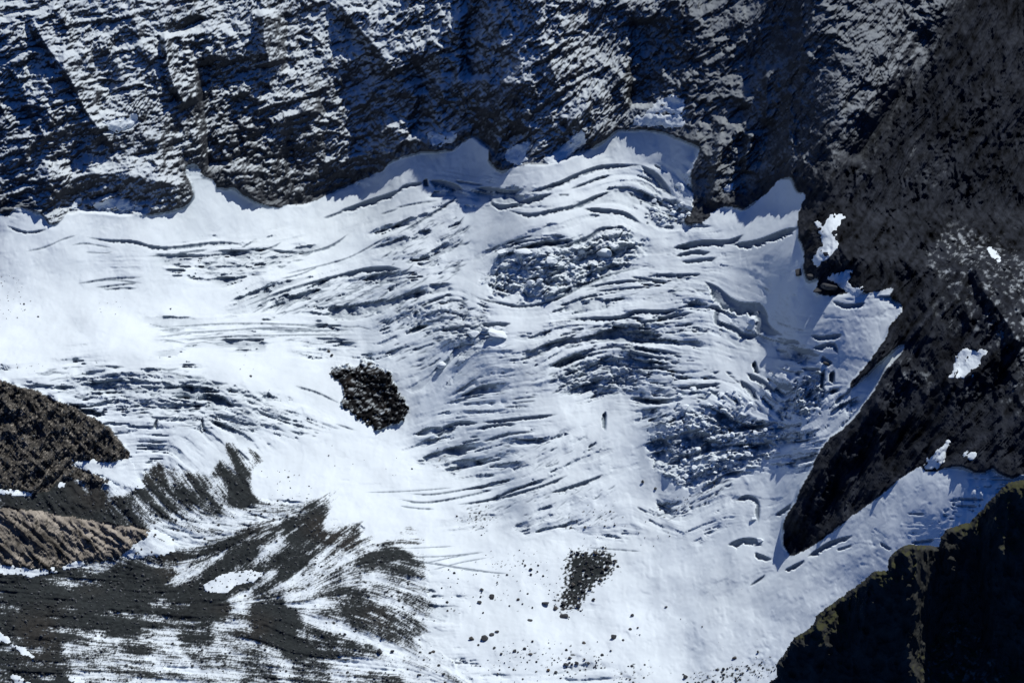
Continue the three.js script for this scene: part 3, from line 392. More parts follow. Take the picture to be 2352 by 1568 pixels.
const DUST = spread([[100, 100, 0.75], [300, 100, 0.7], [500, 60, 0.7], [700, 100, 0.75], [900, 100, 0.7], [250, 300, 0.5], [250, 440, 0.75], [80, 360, 0.25], [450, 250, 0.35], [600, 350, 0.15], [750, 250, 0.3], [950, 280, 0.4], [1200, 80, 0.55], [1150, 250, 0.4], [1350, 150, 0.45], [1350, 280, 0.5], [1550, 150, 0.4], [1700, 100, 0.42], [1750, 250, 0.5], [1900, 100, 0.38], [1950, 250, 0.2], [2060, 120, 0.3], [2130, 60, 0.3], [2000, 330, 0.05], [2230, 100, -0.35], [2200, 400, -0.3], [2000, 500, -0.3], [2120, 250, -0.25], [2050, 650, -0.35], [2290, 640, 0.42], [2260, 590, 0.45], [2320, 720, 0.35], [2340, 520, -0.1], [2180, 740, 0.22], [2240, 880, 0.2], [2150, 380, 0.15], [2330, 60, -0.1], [2200, 800, -0.2], [1950, 1100, -0.5], [2200, 1000, -0.4], [1900, 560, -0.2]], 70);
for (let k = 0; k < N; k++) {
  const x = P[k * 3], y = P[k * 3 + 1], z = P[k * 3 + 2], ny = NRM[k * 3 + 1], zone = isRock[k], i = k % GW, j = (k / GW) | 0, fx = fxOf(i), fy = fyOf(j);
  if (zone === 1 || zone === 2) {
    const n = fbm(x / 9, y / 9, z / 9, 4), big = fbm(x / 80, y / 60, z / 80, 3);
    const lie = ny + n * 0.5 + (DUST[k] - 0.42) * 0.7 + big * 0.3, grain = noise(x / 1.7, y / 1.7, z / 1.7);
    let c = clamp((0.3 * sstep(0.05, 0.75, lie + grain * 0.3) + 0.62 * sstep(0.48, 0.8, lie + grain * 0.08)) * lerp(1, 0.36, sstep(1250, 1650, fx)) * (1 - 0.985 * buttWide[k] * sstep(0.3, 0.0, DUST[k] + big * 0.5)) * lerp(1, 1.6, buttWide[k]));  // snow cover thinned towards the right, painting the wall as if in shade
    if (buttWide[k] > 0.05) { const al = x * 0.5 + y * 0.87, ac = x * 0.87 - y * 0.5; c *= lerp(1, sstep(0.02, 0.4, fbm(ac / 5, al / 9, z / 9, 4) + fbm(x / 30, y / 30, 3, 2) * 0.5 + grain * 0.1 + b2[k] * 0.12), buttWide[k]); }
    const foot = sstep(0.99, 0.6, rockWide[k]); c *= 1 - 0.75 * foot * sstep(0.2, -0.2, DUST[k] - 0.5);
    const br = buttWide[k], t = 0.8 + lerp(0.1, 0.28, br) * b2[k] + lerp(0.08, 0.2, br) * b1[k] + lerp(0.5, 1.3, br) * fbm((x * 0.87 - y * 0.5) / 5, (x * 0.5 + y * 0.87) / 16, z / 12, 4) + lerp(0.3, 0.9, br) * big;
    const r0 = lerp(ROCKC[0], 0.024, br) * t, g0 = lerp(ROCKC[1], 0.0275, br) * t, b0 = lerp(ROCKC[2], 0.035, br) * t, sn = 0.85;  // buttress rock darkened further: its shade is painted into the colour
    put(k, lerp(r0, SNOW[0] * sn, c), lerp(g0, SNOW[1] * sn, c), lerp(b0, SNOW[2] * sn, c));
  } else if (zone === 3) {
    const t = 0.8 + 1.3 * fbm(x / 5, y / 5, z / 5, 4), w = sstep(0.05, 0.4, fbm(x / 2.2, y / 2.2, z / 2.2, 2) + 0.05);
    const ck = 1 - 0.75 * sstep(0.62, 0.8, ridged((x * 0.5 + y) / 12, (y - x * 0.5) / 4, z / 10, 2)) - 0.4 * sstep(0.4, 1, b2[k]) + 0.35 * b1[k];
    put(k, lerp(0.075, 0.34, w) * t * Math.max(0.12, ck), lerp(0.071, 0.31, w) * t * Math.max(0.12, ck), lerp(0.064, 0.26, w) * t * Math.max(0.12, ck));
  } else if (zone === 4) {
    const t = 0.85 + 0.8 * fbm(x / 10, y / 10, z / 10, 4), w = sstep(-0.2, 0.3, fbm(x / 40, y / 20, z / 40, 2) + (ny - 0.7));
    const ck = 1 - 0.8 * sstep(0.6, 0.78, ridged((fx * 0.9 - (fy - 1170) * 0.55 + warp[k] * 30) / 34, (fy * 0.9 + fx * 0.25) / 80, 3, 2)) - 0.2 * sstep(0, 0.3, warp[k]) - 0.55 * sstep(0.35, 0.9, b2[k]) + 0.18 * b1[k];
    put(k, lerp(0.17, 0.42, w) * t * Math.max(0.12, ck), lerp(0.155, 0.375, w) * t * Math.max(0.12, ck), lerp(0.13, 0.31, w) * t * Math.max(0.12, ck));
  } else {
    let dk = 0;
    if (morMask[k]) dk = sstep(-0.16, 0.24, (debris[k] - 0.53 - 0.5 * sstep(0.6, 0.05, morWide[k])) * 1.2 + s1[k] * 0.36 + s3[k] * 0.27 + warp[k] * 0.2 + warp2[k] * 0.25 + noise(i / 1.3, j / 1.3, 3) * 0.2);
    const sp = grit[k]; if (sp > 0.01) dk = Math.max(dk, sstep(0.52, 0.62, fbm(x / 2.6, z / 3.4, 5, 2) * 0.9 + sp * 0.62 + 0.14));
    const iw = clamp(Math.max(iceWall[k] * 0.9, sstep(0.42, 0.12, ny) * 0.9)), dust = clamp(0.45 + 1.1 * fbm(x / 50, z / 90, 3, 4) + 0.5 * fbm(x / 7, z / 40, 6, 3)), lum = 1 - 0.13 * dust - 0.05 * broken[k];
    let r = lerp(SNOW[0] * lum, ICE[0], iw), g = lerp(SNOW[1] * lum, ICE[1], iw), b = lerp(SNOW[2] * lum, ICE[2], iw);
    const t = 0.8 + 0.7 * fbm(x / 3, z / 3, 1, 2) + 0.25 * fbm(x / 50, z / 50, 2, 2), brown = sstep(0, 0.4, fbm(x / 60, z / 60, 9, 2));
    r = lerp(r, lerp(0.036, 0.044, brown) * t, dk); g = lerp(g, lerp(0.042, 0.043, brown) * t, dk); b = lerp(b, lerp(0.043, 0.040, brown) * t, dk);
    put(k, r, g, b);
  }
}
// ---------------------------------------------------------------- meshes
const earth = new THREE.MeshPhysicalMaterial({ name: 'ground', vertexColors: true, roughness: 1, metalness: 0, specularIntensity: 0.1 });
function surface(name, test, label) {
  const map = new Int32Array(N).fill(-1), idx = [], pick = [];
  const use = (k) => { if (map[k] < 0) { map[k] = pick.length; pick.push(k); } return map[k]; };
  for (let j = 0; j + 1 < GH; j++) for (let i = 0; i + 1 < GW; i++) {
    const k = j * GW + i;
    if (test(k)) idx.push(use(k), use(k + GW), use(k + 1), use(k + 1), use(k + GW), use(k + GW + 1));
  }
  const pos = new Float32Array(pick.length * 3), nor = new Float32Array(pick.length * 3), col = new Float32Array(pick.length * 3);
  pick.forEach((k, n) => { for (let c = 0; c < 3; c++) { pos[n * 3 + c] = P[k * 3 + c]; nor[n * 3 + c] = NRM[k * 3 + c]; col[n * 3 + c] = C[k * 3 + c]; } });
  const g = new THREE.BufferGeometry();
  g.setAttribute('position', new THREE.BufferAttribute(pos, 3)); g.setAttribute('normal', new THREE.BufferAttribute(nor, 3)); g.setAttribute('color', new THREE.BufferAttribute(col, 3));
  g.setIndex(new THREE.BufferAttribute(new Uint32Array(idx), 1));
  const m = new THREE.Mesh(g, earth); m.name = name; m.castShadow = m.receiveShadow = true;
  m.userData = { kind: 'structure', label };
  scene.add(m);
  return m;
}
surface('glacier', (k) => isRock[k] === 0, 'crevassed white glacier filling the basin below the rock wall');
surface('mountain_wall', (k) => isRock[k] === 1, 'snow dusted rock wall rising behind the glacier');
surface('rock_buttress', (k) => isRock[k] === 2, 'dark rock buttress with shade painted into its colour, along the right side of the glacier');
surface('moraine', (k) => isRock[k] === 5, 'dark rubble and snow streaks at the glacier snout on the lower left');

const thing = (o, label, category, group) => { o.userData = { label, category }; if (group) o.userData.group = group; return o; };
const taken = {};
const numbered = (name) => { const n = taken[name] = (taken[name] ?? -1) + 1; return n ? name + '_' + String(n).padStart(3, '0') : name; };
const outcrop = (id, label) => { const m = surface(numbered('rock_outcrop'), (k) => isRock[k] === id, label); m.userData = { label, category: 'rock outcrop' }; };
outcrop(3, 'rounded brown rock hump at the left edge above the rubble, beside the ice fall');
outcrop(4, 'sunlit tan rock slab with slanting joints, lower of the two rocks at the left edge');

// ---------------------------------------------------------------- bodies of snow and rock that lie on the ground: a shell with an edge that goes below it
const smoothD = blur(D.slice(), 4, 2);
function shell(name, label, category, poly, shape, paint, ragged = 0.35, group) {
  const xs = poly.map((p) => giOf(p[0])), ys = poly.map((p) => gjOf(p[1])), pad = 6;
  const i0 = Math.max(1, Math.floor(Math.min(...xs)) - pad), i1 = Math.min(GW - 2, Math.ceil(Math.max(...xs)) + pad), j0 = Math.max(1, Math.floor(Math.min(...ys)) - pad), j1 = Math.min(GH - 2, Math.ceil(Math.max(...ys)) + pad);
  const w = i1 - i0 + 1, h = j1 - j0 + 1, m = new Float32Array(w * h);
  for (let j = 0; j < h; j++) for (let i = 0; i < w; i++) { let s = 0; for (let q = -2; q <= 2; q++) for (let p = -2; p <= 2; p++) s += inPoly(poly, fxOf(i0 + i + p * 1.3), fyOf(j0 + j + q * 1.3)) ? 1 : 0; const k = (j0 + j) * GW + i0 + i; m[j * w + i] = s / 25 + (s > 0 && s < 25 ? (warp[k] + warp2[k]) * ragged : 0); }
  const pos = new Float32Array(w * h * 3), nor = new Float32Array(w * h * 3), col = new Float32Array(w * h * 3), idx = [];
  for (let j = 0; j < h; j++) for (let i = 0; i < w; i++) { const o = j * w + i, k = (j0 + j) * GW + i0 + i; place(fxOf(i0 + i), fyOf(j0 + j), shape(k, clamp(m[o])), tmp); pos.set(tmp, o * 3); }
  normals(pos, nor, w, h);
  for (let o = 0; o < w * h; o++) { const k = (j0 + Math.floor(o / w)) * GW + i0 + (o % w); col.set(paint(k, clamp(m[o]), nor[o * 3 + 1], pos[o * 3], pos[o * 3 + 1], pos[o * 3 + 2]), o * 3); }
  for (let j = 0; j + 1 < h; j++) for (let i = 0; i + 1 < w; i++) { const o = j * w + i; if (Math.max(m[o], m[o + 1], m[o + w], m[o + w + 1]) > 0.12) idx.push(o, o + w, o + 1, o + 1, o + w, o + w + 1); }
  const map = new Int32Array(w * h).fill(-1), keep = [], id2 = idx.map((o) => { if (map[o] < 0) { map[o] = keep.length; keep.push(o); } return map[o]; });
  const pick = (a) => { const r = new Float32Array(keep.length * 3); keep.forEach((o, n) => { r[n * 3] = a[o * 3]; r[n * 3 + 1] = a[o * 3 + 1]; r[n * 3 + 2] = a[o * 3 + 2]; }); return new THREE.BufferAttribute(r, 3); };
  const g = new THREE.BufferGeometry(); g.setAttribute('position', pick(pos)); g.setAttribute('normal', pick(nor)); g.setAttribute('color', pick(col)); g.setIndex(id2);
  const mesh = new THREE.Mesh(g, earth); mesh.name = numbered(name); mesh.castShadow = mesh.receiveShadow = true;
  scene.add(mesh);
  return thing(mesh, label, category, group);
}
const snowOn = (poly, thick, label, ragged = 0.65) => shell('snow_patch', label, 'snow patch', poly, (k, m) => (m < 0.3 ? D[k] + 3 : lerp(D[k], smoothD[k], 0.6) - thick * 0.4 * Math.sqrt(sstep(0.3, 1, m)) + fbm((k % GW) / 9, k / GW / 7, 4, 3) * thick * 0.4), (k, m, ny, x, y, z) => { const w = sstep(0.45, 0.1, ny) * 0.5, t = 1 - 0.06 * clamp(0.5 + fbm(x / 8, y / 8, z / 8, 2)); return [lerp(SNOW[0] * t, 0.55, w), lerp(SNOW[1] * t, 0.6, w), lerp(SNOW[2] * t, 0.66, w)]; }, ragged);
snowOn([[980, 309], [992, 301], [1011, 309], [1028, 304], [1052, 302], [1048, 318], [1028, 333], [997, 333], [985, 325]], 4, 'small hanging snow patch on a dark ledge left of the pointed glacier tip');
snowOn([[1171, 338], [1212, 325], [1223, 332], [1202, 355], [1216, 366], [1192, 379], [1158, 362]], 4, 'broken snow patch between the pointed glacier tip and the dark rock knob');
snowOn([[1250, 366], [1288, 342], [1322, 308], [1339, 299], [1346, 318], [1335, 335], [1281, 372], [1260, 376]], 5, 'long slanting ice strip right of the dark rock knob at the wall foot');
snowOn([[1459, 270], [1479, 258], [1510, 238], [1541, 212], [1560, 230], [1572, 228], [1570, 262], [1520, 256], [1470, 262]], 4, 'upper half of the hanging ice field above the highest glacier corner');
snowOn([[1456, 268], [1500, 262], [1540, 266], [1570, 266], [1572, 292], [1554, 293], [1510, 288], [1459, 284]], 6, 'lower ice step of the hanging field above the highest glacier corner');
snowOn([[229, 277], [260, 273], [294, 267], [318, 253], [321, 270], [297, 290], [270, 301]], 3, 'snow patch in a hollow of the left rock wall, half in shade');
snowOn([[205, 465], [239, 451], [290, 458], [297, 472], [328, 475], [318, 481], [273, 480], [222, 483]], 4, 'flat snow patch in a black gap just above the left glacier edge');
snowOn([[157, 477], [184, 451], [188, 461], [171, 479]], 3, 'tiny snow patch left of the flat patch above the left glacier edge', 0.2);
snowOn([[1876, 517], [1898, 500], [1945, 488], [1916, 548], [1927, 565], [1897, 599], [1873, 616], [1869, 585], [1893, 554]], 4, 'tall narrow snow gully climbing the dark buttress beside the glacier');
snowOn([[1900, 636], [1958, 619], [1948, 643], [1958, 657], [1996, 664], [1958, 681], [1924, 653]], 4, 'snow tongue between rock teeth below the narrow snow gully');
snowOn([[2187, 859], [2208, 804], [2259, 800], [2269, 807], [2245, 845], [2242, 859], [2218, 869], [2170, 869]], 3, 'blue shaded snow patch in the middle of the dark buttress');
snowOn([[2268, 562], [2285, 575], [2305, 600], [2294, 606], [2276, 584]], 3, 'thin bright snow streak high on the right buttress spur', 0.2);
snowOn([[2128, 1074], [2134, 1056], [2152, 1036], [2188, 1003], [2172, 1040], [2168, 1063], [2133, 1078]], 4, 'upright snow finger rising from the lower right snow slope');
snowOn([[2210, 1050], [2222, 1037], [2235, 1036], [2248, 1051], [2230, 1055]], 3, 'small round snow cushion right of the upright snow finger', 0.2);
snowOn([[1664, 440], [1668, 426], [1690, 422], [1682, 440]], 3, 'small snow pocket right of the dark rock tower', 0.2);
snowOn([[280, 1268], [314, 1251], [352, 1217], [393, 1238], [403, 1268], [335, 1279], [297, 1279]], 2, 'bright snow wedge at the right tip of the tan rock slab');
snowOn([[140, 1052], [180, 1060], [219, 1060], [236, 1067], [299, 1058], [331, 1121], [294, 1123], [239, 1094], [190, 1074]], 2, 'bright snow band under the rounded brown rock hump');
snowOn([[465, 1349], [506, 1320], [560, 1311], [612, 1313], [588, 1333], [533, 1347], [530, 1362], [492, 1362]], 2, 'bright snow pocket amid dark rubble under the slanting ridge', 0.5);
snowOn([[-60, 1440], [0, 1455], [40, 1478], [92, 1517], [60, 1508], [0, 1470], [-60, 1460]], 2, 'narrow snow strip in the rubble at the lower left edge');
snowOn([[-80, 1292], [0, 1298], [40, 1306], [113, 1309], [130, 1306], [126, 1316], [95, 1323], [45, 1320], [0, 1318], [-80, 1310]], 2, 'curved white snow band along the foot of the tan rock slab');
snowOn([[138, 1306], [165, 1292], [195, 1288], [192, 1296], [160, 1305], [142, 1310]], 2, 'short snow bar right of the curved white band', 0.2);
snowOn([[-60, 1118], [0, 1124], [60, 1130], [90, 1138], [60, 1141], [0, 1134], [-60, 1130]], 2, 'thin snow strip below the rounded hump at the left edge', 0.3);
snowOn([[130, 1108], [150, 1112], [152, 1118], [126, 1122]], 2, 'small white snow spot below the brown hump', 0.2);
snowOn([[20, 1550], [40, 1552], [70, 1570], [90, 1590], [40, 1580]], 2, 'white snow spot at the bottom left corner', 0.2);
snowOn([[152, 1552], [185, 1556], [200, 1572], [165, 1576]], 2, 'white snow spot at the bottom edge left of centre', 0.2);
// the rock island in the ice
shell('rock_island', 'black rock island breaking through the middle of the glacier', 'rock', [[752, 847], [765, 838], [800, 842], [830, 826], [860, 836], [885, 850], [900, 870], [910, 900], [935, 920], [940, 945], [925, 965], [880, 984], [858, 982], [838, 965], [800, 942], [785, 925], [800, 905], [785, 890], [775, 870], [755, 858]],
  (k, m) => { const x = P[k * 3], y = P[k * 3 + 1], z = P[k * 3 + 2]; return D[k] + 4 - (4 + 5 * sstep(0.2, 1, m) + (ridged((x + y) / 24, (y - x * 0.2) / 8, z / 20, 2) - 0.4) * 7 + ((y / 5.5 + warp[k] * 2.2) - Math.floor(y / 5.5 + warp[k] * 2.2) - 0.5) * 3.2 + fbm(x / 6, y / 2.5, z / 6, 3) * 1.5 + (warp[k] + warp2[k]) * 5) * sstep(0.1, 0.4, m); },
  (k, m, ny, x, y, z) => { const fx = fxOf(k % GW), fy = fyOf((k / GW) | 0), over = sstep(0.1, 0.4, fbm(x / 7, y / 4, z / 7, 4) + 0.55 * sstep(0.75, 0.15, m) + 0.35 * sstep(860, 835, fy) - 0.12), c = Math.max(sstep(0.5, 0.75, ny + 0.5 * fbm(x / 6, y / 6, z / 6, 3) - 0.42) * 0.45, over * 0.9), t = 0.8 + 0.8 * fbm(x / 4, y / 4, z / 4, 3), b = sstep(0, 0.4, fbm(x / 12, y / 12, 3, 2)); return [lerp(lerp(0.011, 0.022, b) * t, SNOW[0], c), lerp(lerp(0.011, 0.018, b) * t, SNOW[1], c), lerp(lerp(0.012, 0.015, b) * t, SNOW[2], c)]; }, 0.9);

// ---------------------------------------------------------------- the dark cliff in the foreground
{
  const EDGE = [[2900, 1010], [2440, 1070], [2352, 1101], [2327, 1103], [2310, 1114], [2293, 1132], [2273, 1152], [2245, 1179], [2231, 1200], [2197, 1207], [2170, 1214], [2163, 1227], [2158, 1254], [2115, 1251], [2084, 1250], [2061, 1261], [2042, 1275], [2036, 1292], [2037, 1309], [2010, 1312], [1985, 1333], [1948, 1357], [1903, 1391], [1876, 1412], [1862, 1439], [1825, 1463], [1804, 1497], [1784, 1521], [1784, 1552], [1767, 1568], [1700, 1620], [1600, 1800], [2900, 1800]];
  const LEDGE = [[2230, 1540, 30], [2150, 1530, 34], [2200, 1500, 32], [2300, 1560, 40], [1890, 1440, 42], [1930, 1410, 50], [1935, 1480, 44], [2320, 1190, 46], [2280, 1240, 50], [2080, 1270, 48], [1990, 1340, 52], [2050, 1400, 74], [2200, 1350, 76], [2300, 1400, 76], [2000, 1500, 76], [2100, 1450, 76], [1850, 1530, 72], [2280, 1310, 74], [2150, 1280, 66], [1880, 1500, 70], [2050, 1560, 74], [2340, 1480, 76], [2060, 1500, 74]];
  const st = 1.7, x0 = 1560, y0 = 980, w = Math.ceil((2620 - x0) / st), h = Math.ceil((1760 - y0) / st), a = new Float32Array(w * h), m = new Float32Array(w * h), pos = new Float32Array(w * h * 3), nor = pos.slice(), col = pos.slice(), idx = [];
  for (let j = 0; j < h; j++) for (let i = 0; i < w; i++) {
    const x = x0 + i * st, y = y0 + j * st; let s = 0, n = 1e-9; for (const [px, py, v] of LEDGE) { const q = Math.exp(-((x - px) ** 2 + (y - py) ** 2 * 1.5) / 1500) + 1e-7; s += q * v; n += q; }
    a[j * w + i] = s / n;
    const wx = fbm(x / 40, y / 40, 2.5, 4) * 18 + fbm(x / 9, y / 9, 4.5, 4) * 12, wy = fbm(x / 40, y / 40, 7.5, 4) * 14 + fbm(x / 9, y / 9, 1.5, 3) * 6;
    let c = 0, d = 1e9; const X = x + wx * 0.5, Y = y + wy * 0.5; c = inPoly(EDGE, X, Y);
    for (let q = 0; q + 1 < EDGE.length; q++) { const [ax, ay] = EDGE[q], [bx, by] = EDGE[q + 1], l = (bx - ax) ** 2 + (by - ay) ** 2, t = clamp(((X - ax) * (bx - ax) + (Y - ay) * (by - ay)) / l); d = Math.min(d, Math.hypot(X - ax - (bx - ax) * t, Y - ay - (by - ay) * t)); }
    m[j * w + i] = c ? d : -d;
  }
  for (let i = 0; i < w; i++) {
    let l = Math.log(900);
    for (let j = h - 1; j >= 0; j--) {
      const o = j * w + i, x = x0 + i * st, y = y0 + j * st, beta = PITCH + Math.atan((y - 784) / 784 * TANV) / RAD; l += VFOV * RAD / 1568 * st / Math.tan((a[o] + beta) * RAD);
      let d = Math.exp(l) - 0.3 * (x - 1800) * 900 * TANV / 784;
      place(x, y, d, tmp); const [X, Y, Z] = tmp;
      d -= (ridged(X / 26, Y / 60, Z / 30, 4) - 0.4) * 11 + (ridged(X / 12, Y / 9, Z / 12, 3) - 0.4) * 4 + fbm(X / 5, Y / 5, Z / 5, 4) * 3.4;
      d += 14 * Math.pow(1 - clamp(m[o] / 12), 2) - (ridged(X / 7, Y / 11, Z / 7, 3) - 0.4) * 4;
      place(x, y, d, tmp); pos.set(tmp, o * 3);
    }
  }
  normals(pos, nor, w, h);
  for (let o = 0; o < w * h; o++) {
    const X = pos[o * 3], Y = pos[o * 3 + 1], Z = pos[o * 3 + 2], ny = nor[o * 3 + 1], n = fbm(X / 14, Y / 14, Z / 14, 4), moss = sstep(0.62, 0.85, ny + n * 0.6) * (a[o] < 60 ? 0.9 : 0.06), t = 0.8 + 0.9 * fbm(X / 5, Y / 9, Z / 5, 4), pale = sstep(0.25, 0.5, fbm(X / 3, Y / 3, Z / 3, 3) + (a[o] < 40 ? 0.15 : -0.25));
    const r = lerp(0.050 * t, 0.055, moss), g = lerp(0.052 * t, 0.058, moss), b = lerp(0.048 * t, 0.028, moss);
    col.set([lerp(r, 0.19, pale), lerp(g, 0.18, pale), lerp(b, 0.16, pale)], o * 3);
  }
  for (let j = 0; j + 1 < h; j++) for (let i = 0; i + 1 < w; i++) { const o = j * w + i; if (m[o] > 0 && m[o + 1] > 0 && m[o + w] > 0) idx.push(o, o + w, o + 1, o + 1, o + w, o + w + 1); }
  const g = new THREE.BufferGeometry(); g.setAttribute('position', new THREE.BufferAttribute(pos, 3)); g.setAttribute('normal', new THREE.BufferAttribute(nor, 3)); g.setAttribute('color', new THREE.BufferAttribute(col, 3)); g.setIndex(idx);
  const mesh = new THREE.Mesh(g, earth); mesh.name = 'foreground_cliff'; mesh.castShadow = mesh.receiveShadow = true; mesh.userData = { kind: 'structure', label: 'near black mossy cliff in the lower right corner' };
  scene.add(mesh);
}

// ---------------------------------------------------------------- boulders, blocks of ice and scattered stones
const stoneMat = new THREE.MeshStandardMaterial({ name: 'stone', vertexColors: true, roughness: 0.95 });

const iceMat = new THREE.MeshStandardMaterial({ name: 'ice', vertexColors: true, roughness: 0.8 });
function lump(seed, sx, sy, sz, tone, ice) { // an angular block: a cut and chipped icosphere
  const r = rng(seed), g = new THREE.IcosahedronGeometry(1, ice ? 7 : 4), p = g.attributes.position, cuts = [];
  for (let k = 0; k < (ice ? 9 : 12); k++) { const v = new THREE.Vector3(r() - 0.5, r() - 0.5, r() - 0.5).normalize(); if (ice) { v.y *= 0.5; v.normalize(); } cuts.push([v, 0.5 + r() * 0.35]); }
  const v = new THREE.Vector3();
  for (let k = 0; k < p.count; k++) {
    v.fromBufferAttribute(p, k);
    let s = 1; for (const [n, d] of cuts) { const q = v.dot(n); if (q > 1e-3) s = Math.min(s, d / q); }
    s *= 1 + 0.10 * fbm(v.x * 2 + seed, v.y * 2, v.z * 2, 3);
    p.setXYZ(k, v.x * s * sx, v.y * s * sy, v.z * s * sz);
  }
  g.computeVertexNormals();
  const c = new Float32Array(p.count * 3), n = g.attributes.normal;
  for (let k = 0; k < p.count; k++) {
    const x = p.getX(k), y = p.getY(k), z = p.getZ(k), t = 0.8 + 0.8 * fbm(x * 3 + seed, y * 3, z * 3, 3);
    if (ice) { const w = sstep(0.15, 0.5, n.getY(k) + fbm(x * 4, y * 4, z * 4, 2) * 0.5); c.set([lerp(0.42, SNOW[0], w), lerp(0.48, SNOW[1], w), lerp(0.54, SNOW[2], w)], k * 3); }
    else c.set([tone[0] * t, tone[1] * t, tone[2] * t], k * 3);
  }
  g.setAttribute('color', new THREE.BufferAttribute(c, 3));
  return g;
}
const stones = [0, 1, 2, 3, 4, 5, 6, 7].map((k) => lump(100 + k, 1, 0.72, 0.9, [[0.070, 0.075, 0.080], [0.050, 0.053, 0.058], [0.095, 0.088, 0.078], [0.06, 0.062, 0.066]][k % 4], false));
const tanStone = lump(150, 1, 0.8, 0.9, [0.15, 0.10, 0.06], false);
const seracs = [0, 1, 2, 3, 4, 5].map((k) => lump(200 + k, 1, 0.62, 0.8, null, true));
const spin = rng(77);
const groundAt = (fx, fy) => { const i = clamp(Math.round(giOf(fx)), 0, GW - 1), j = clamp(Math.round(gjOf(fy)), 0, GH - 1); return place(fx, fy, D[j * GW + i], tmp); };
function rest(mesh, fx, fy, wide, flat, sink) {
  groundAt(fx, fy);
  const d = sample(base, fx, fy), r = wide * d * TANV / 784 / 2;
  mesh.position.set(tmp[0], tmp[1] + r * flat * (1 - sink), tmp[2]);
  mesh.rotation.set((spin() - 0.5) * 0.5, spin() * 6.28, (spin() - 0.5) * 0.5);
  mesh.scale.set(r, r * flat, r); mesh.castShadow = mesh.receiveShadow = true;
  scene.add(mesh);
  return mesh;
}
let variant = 0;
const boulder = (fx, fy, wide, label, group, flat = 1, geo) => { const m = new THREE.Mesh(geo ?? stones[variant++ % 8], stoneMat); m.name = numbered('boulder'); return thing(rest(m, fx, fy, wide * 1.0, flat, 0.45), label, 'boulder', group); };
// the ones that stand out
for (const [x, y, w, label, flat] of [
  [1409, 1466, 21, 'largest dark boulder alone on the lower right snow, pyramid shaped'], [1431, 1471, 8, 'small stone at the right foot of the pyramid shaped boulder', 0.6], [1342, 1478, 14, 'long flat dark stone left of the pyramid shaped boulder', 0.5], [1476, 1108, 13, 'dark boulder on smooth snow just below the right ice fall'], [1505, 1124, 11, 'blocky boulder at the lower rim of the right ice fall'],
  [1219, 1309, 12, 'round dark boulder on grey snow left of the rubble heap, largest of three', 0.9], [1206, 1300, 9, 'dark boulder just upper left of the round boulder by the rubble heap'], [1219, 1321, 8, 'small boulder directly under the round boulder by the rubble heap'], [1248, 1324, 8, 'lone stone between the round boulder and the rubble heap'], [1253, 1387, 24, 'broad flat boulder left of the foot of the rubble heap', 0.5], [1276, 1399, 15, 'dark block touching the left foot of the rubble heap'], [1298, 1416, 34, 'wide low slab below the tip of the rubble heap', 0.35], [1217, 1425, 16, 'flat stone on open snow left of the wide low slab', 0.45], [1363, 1379, 12, 'boulder on clean snow right of the rubble heap'], [1390, 1331, 9, 'small boulder at the upper right rim of the rubble heap'],
  [1130, 1371, 24, 'flat dark rock mound on grey snow right of the moraine', 0.45], [1106, 1355, 16, 'smaller flat rock above the dark mound right of the moraine', 0.45], [1101, 1384, 16, 'low rock below the dark mound, near the snow step', 0.4], [1190, 1378, 8, 'lone stone between the dark mound and the rubble heap'], [1452, 1414, 14, 'pair-like dark stone on the open right snow', 0.6], [1530, 1395, 9, 'small dark stone farthest right on the open lower snow'], [1448, 1445, 11, 'flat stone above and right of the pyramid shaped boulder', 0.5], [1465, 1442, 7, 'tiny stone beside the flat stone on the open right snow', 0.6],
  [1204, 1491, 13, 'oblong boulder at the bottom, right one of a loose row', 0.7], [1182, 1496, 16, 'largest oblong boulder of the loose row at the bottom', 0.7], [1151, 1503, 8, 'small boulder ending the loose row at the bottom on the left'], [1218, 1503, 14, 'low stone just below the loose row at the bottom', 0.5], [1141, 1451, 16, 'flat rock on the white basin edge, upper of two', 0.4], [1130, 1458, 16, 'flat rock on the white basin edge, lower of two', 0.45], [1113, 1467, 24, 'broad jagged rock at the lower edge of the white basin', 0.5], [1083, 1468, 20, 'jagged rock left of the broad one at the basin edge', 0.5], [1110, 1408, 6, 'single pebble-like stone in the middle of the white basin'], [871, 1500, 22, 'big dark boulder on the lower moraine edge'], [901, 1498, 13, 'boulder right beside the big one on the lower moraine edge'], [994, 1498, 14, 'flat stone between the moraine and the white bottom snow', 0.5],
  [1308, 1513, 15, 'dark boulder at the head of the bottom gravel strip', 0.7], [1301, 1528, 18, 'largest block in the bottom gravel strip', 0.7], [1325, 1524, 13, 'block at the right of the largest in the gravel strip', 0.7], [1688, 1512, 18, 'flat dark slab on snow left of the foreground cliff', 0.4], [1741, 1499, 10, 'small boulder on snow close to the foreground cliff'], [1574, 1557, 17, 'boulder at the bottom edge left of the gravel bank'], [87, 728, 5, 'tiny dark stone on the flat upper left snow'], [755, 808, 11, 'dark rock knob just above the rock island'], [762, 818, 12, 'second rock knob above the rock island, slightly lower'], [391, 710, 5, 'tiny stone at the end of a track on the upper left snow'],
]) boulder(x, y, w > 8 ? w * 0.82 : w, label, undefined, flat ?? 1);
boulder(1260, 1541, 10, 'rust brown boulder in the bottom gravel strip', undefined, 0.9, tanStone);
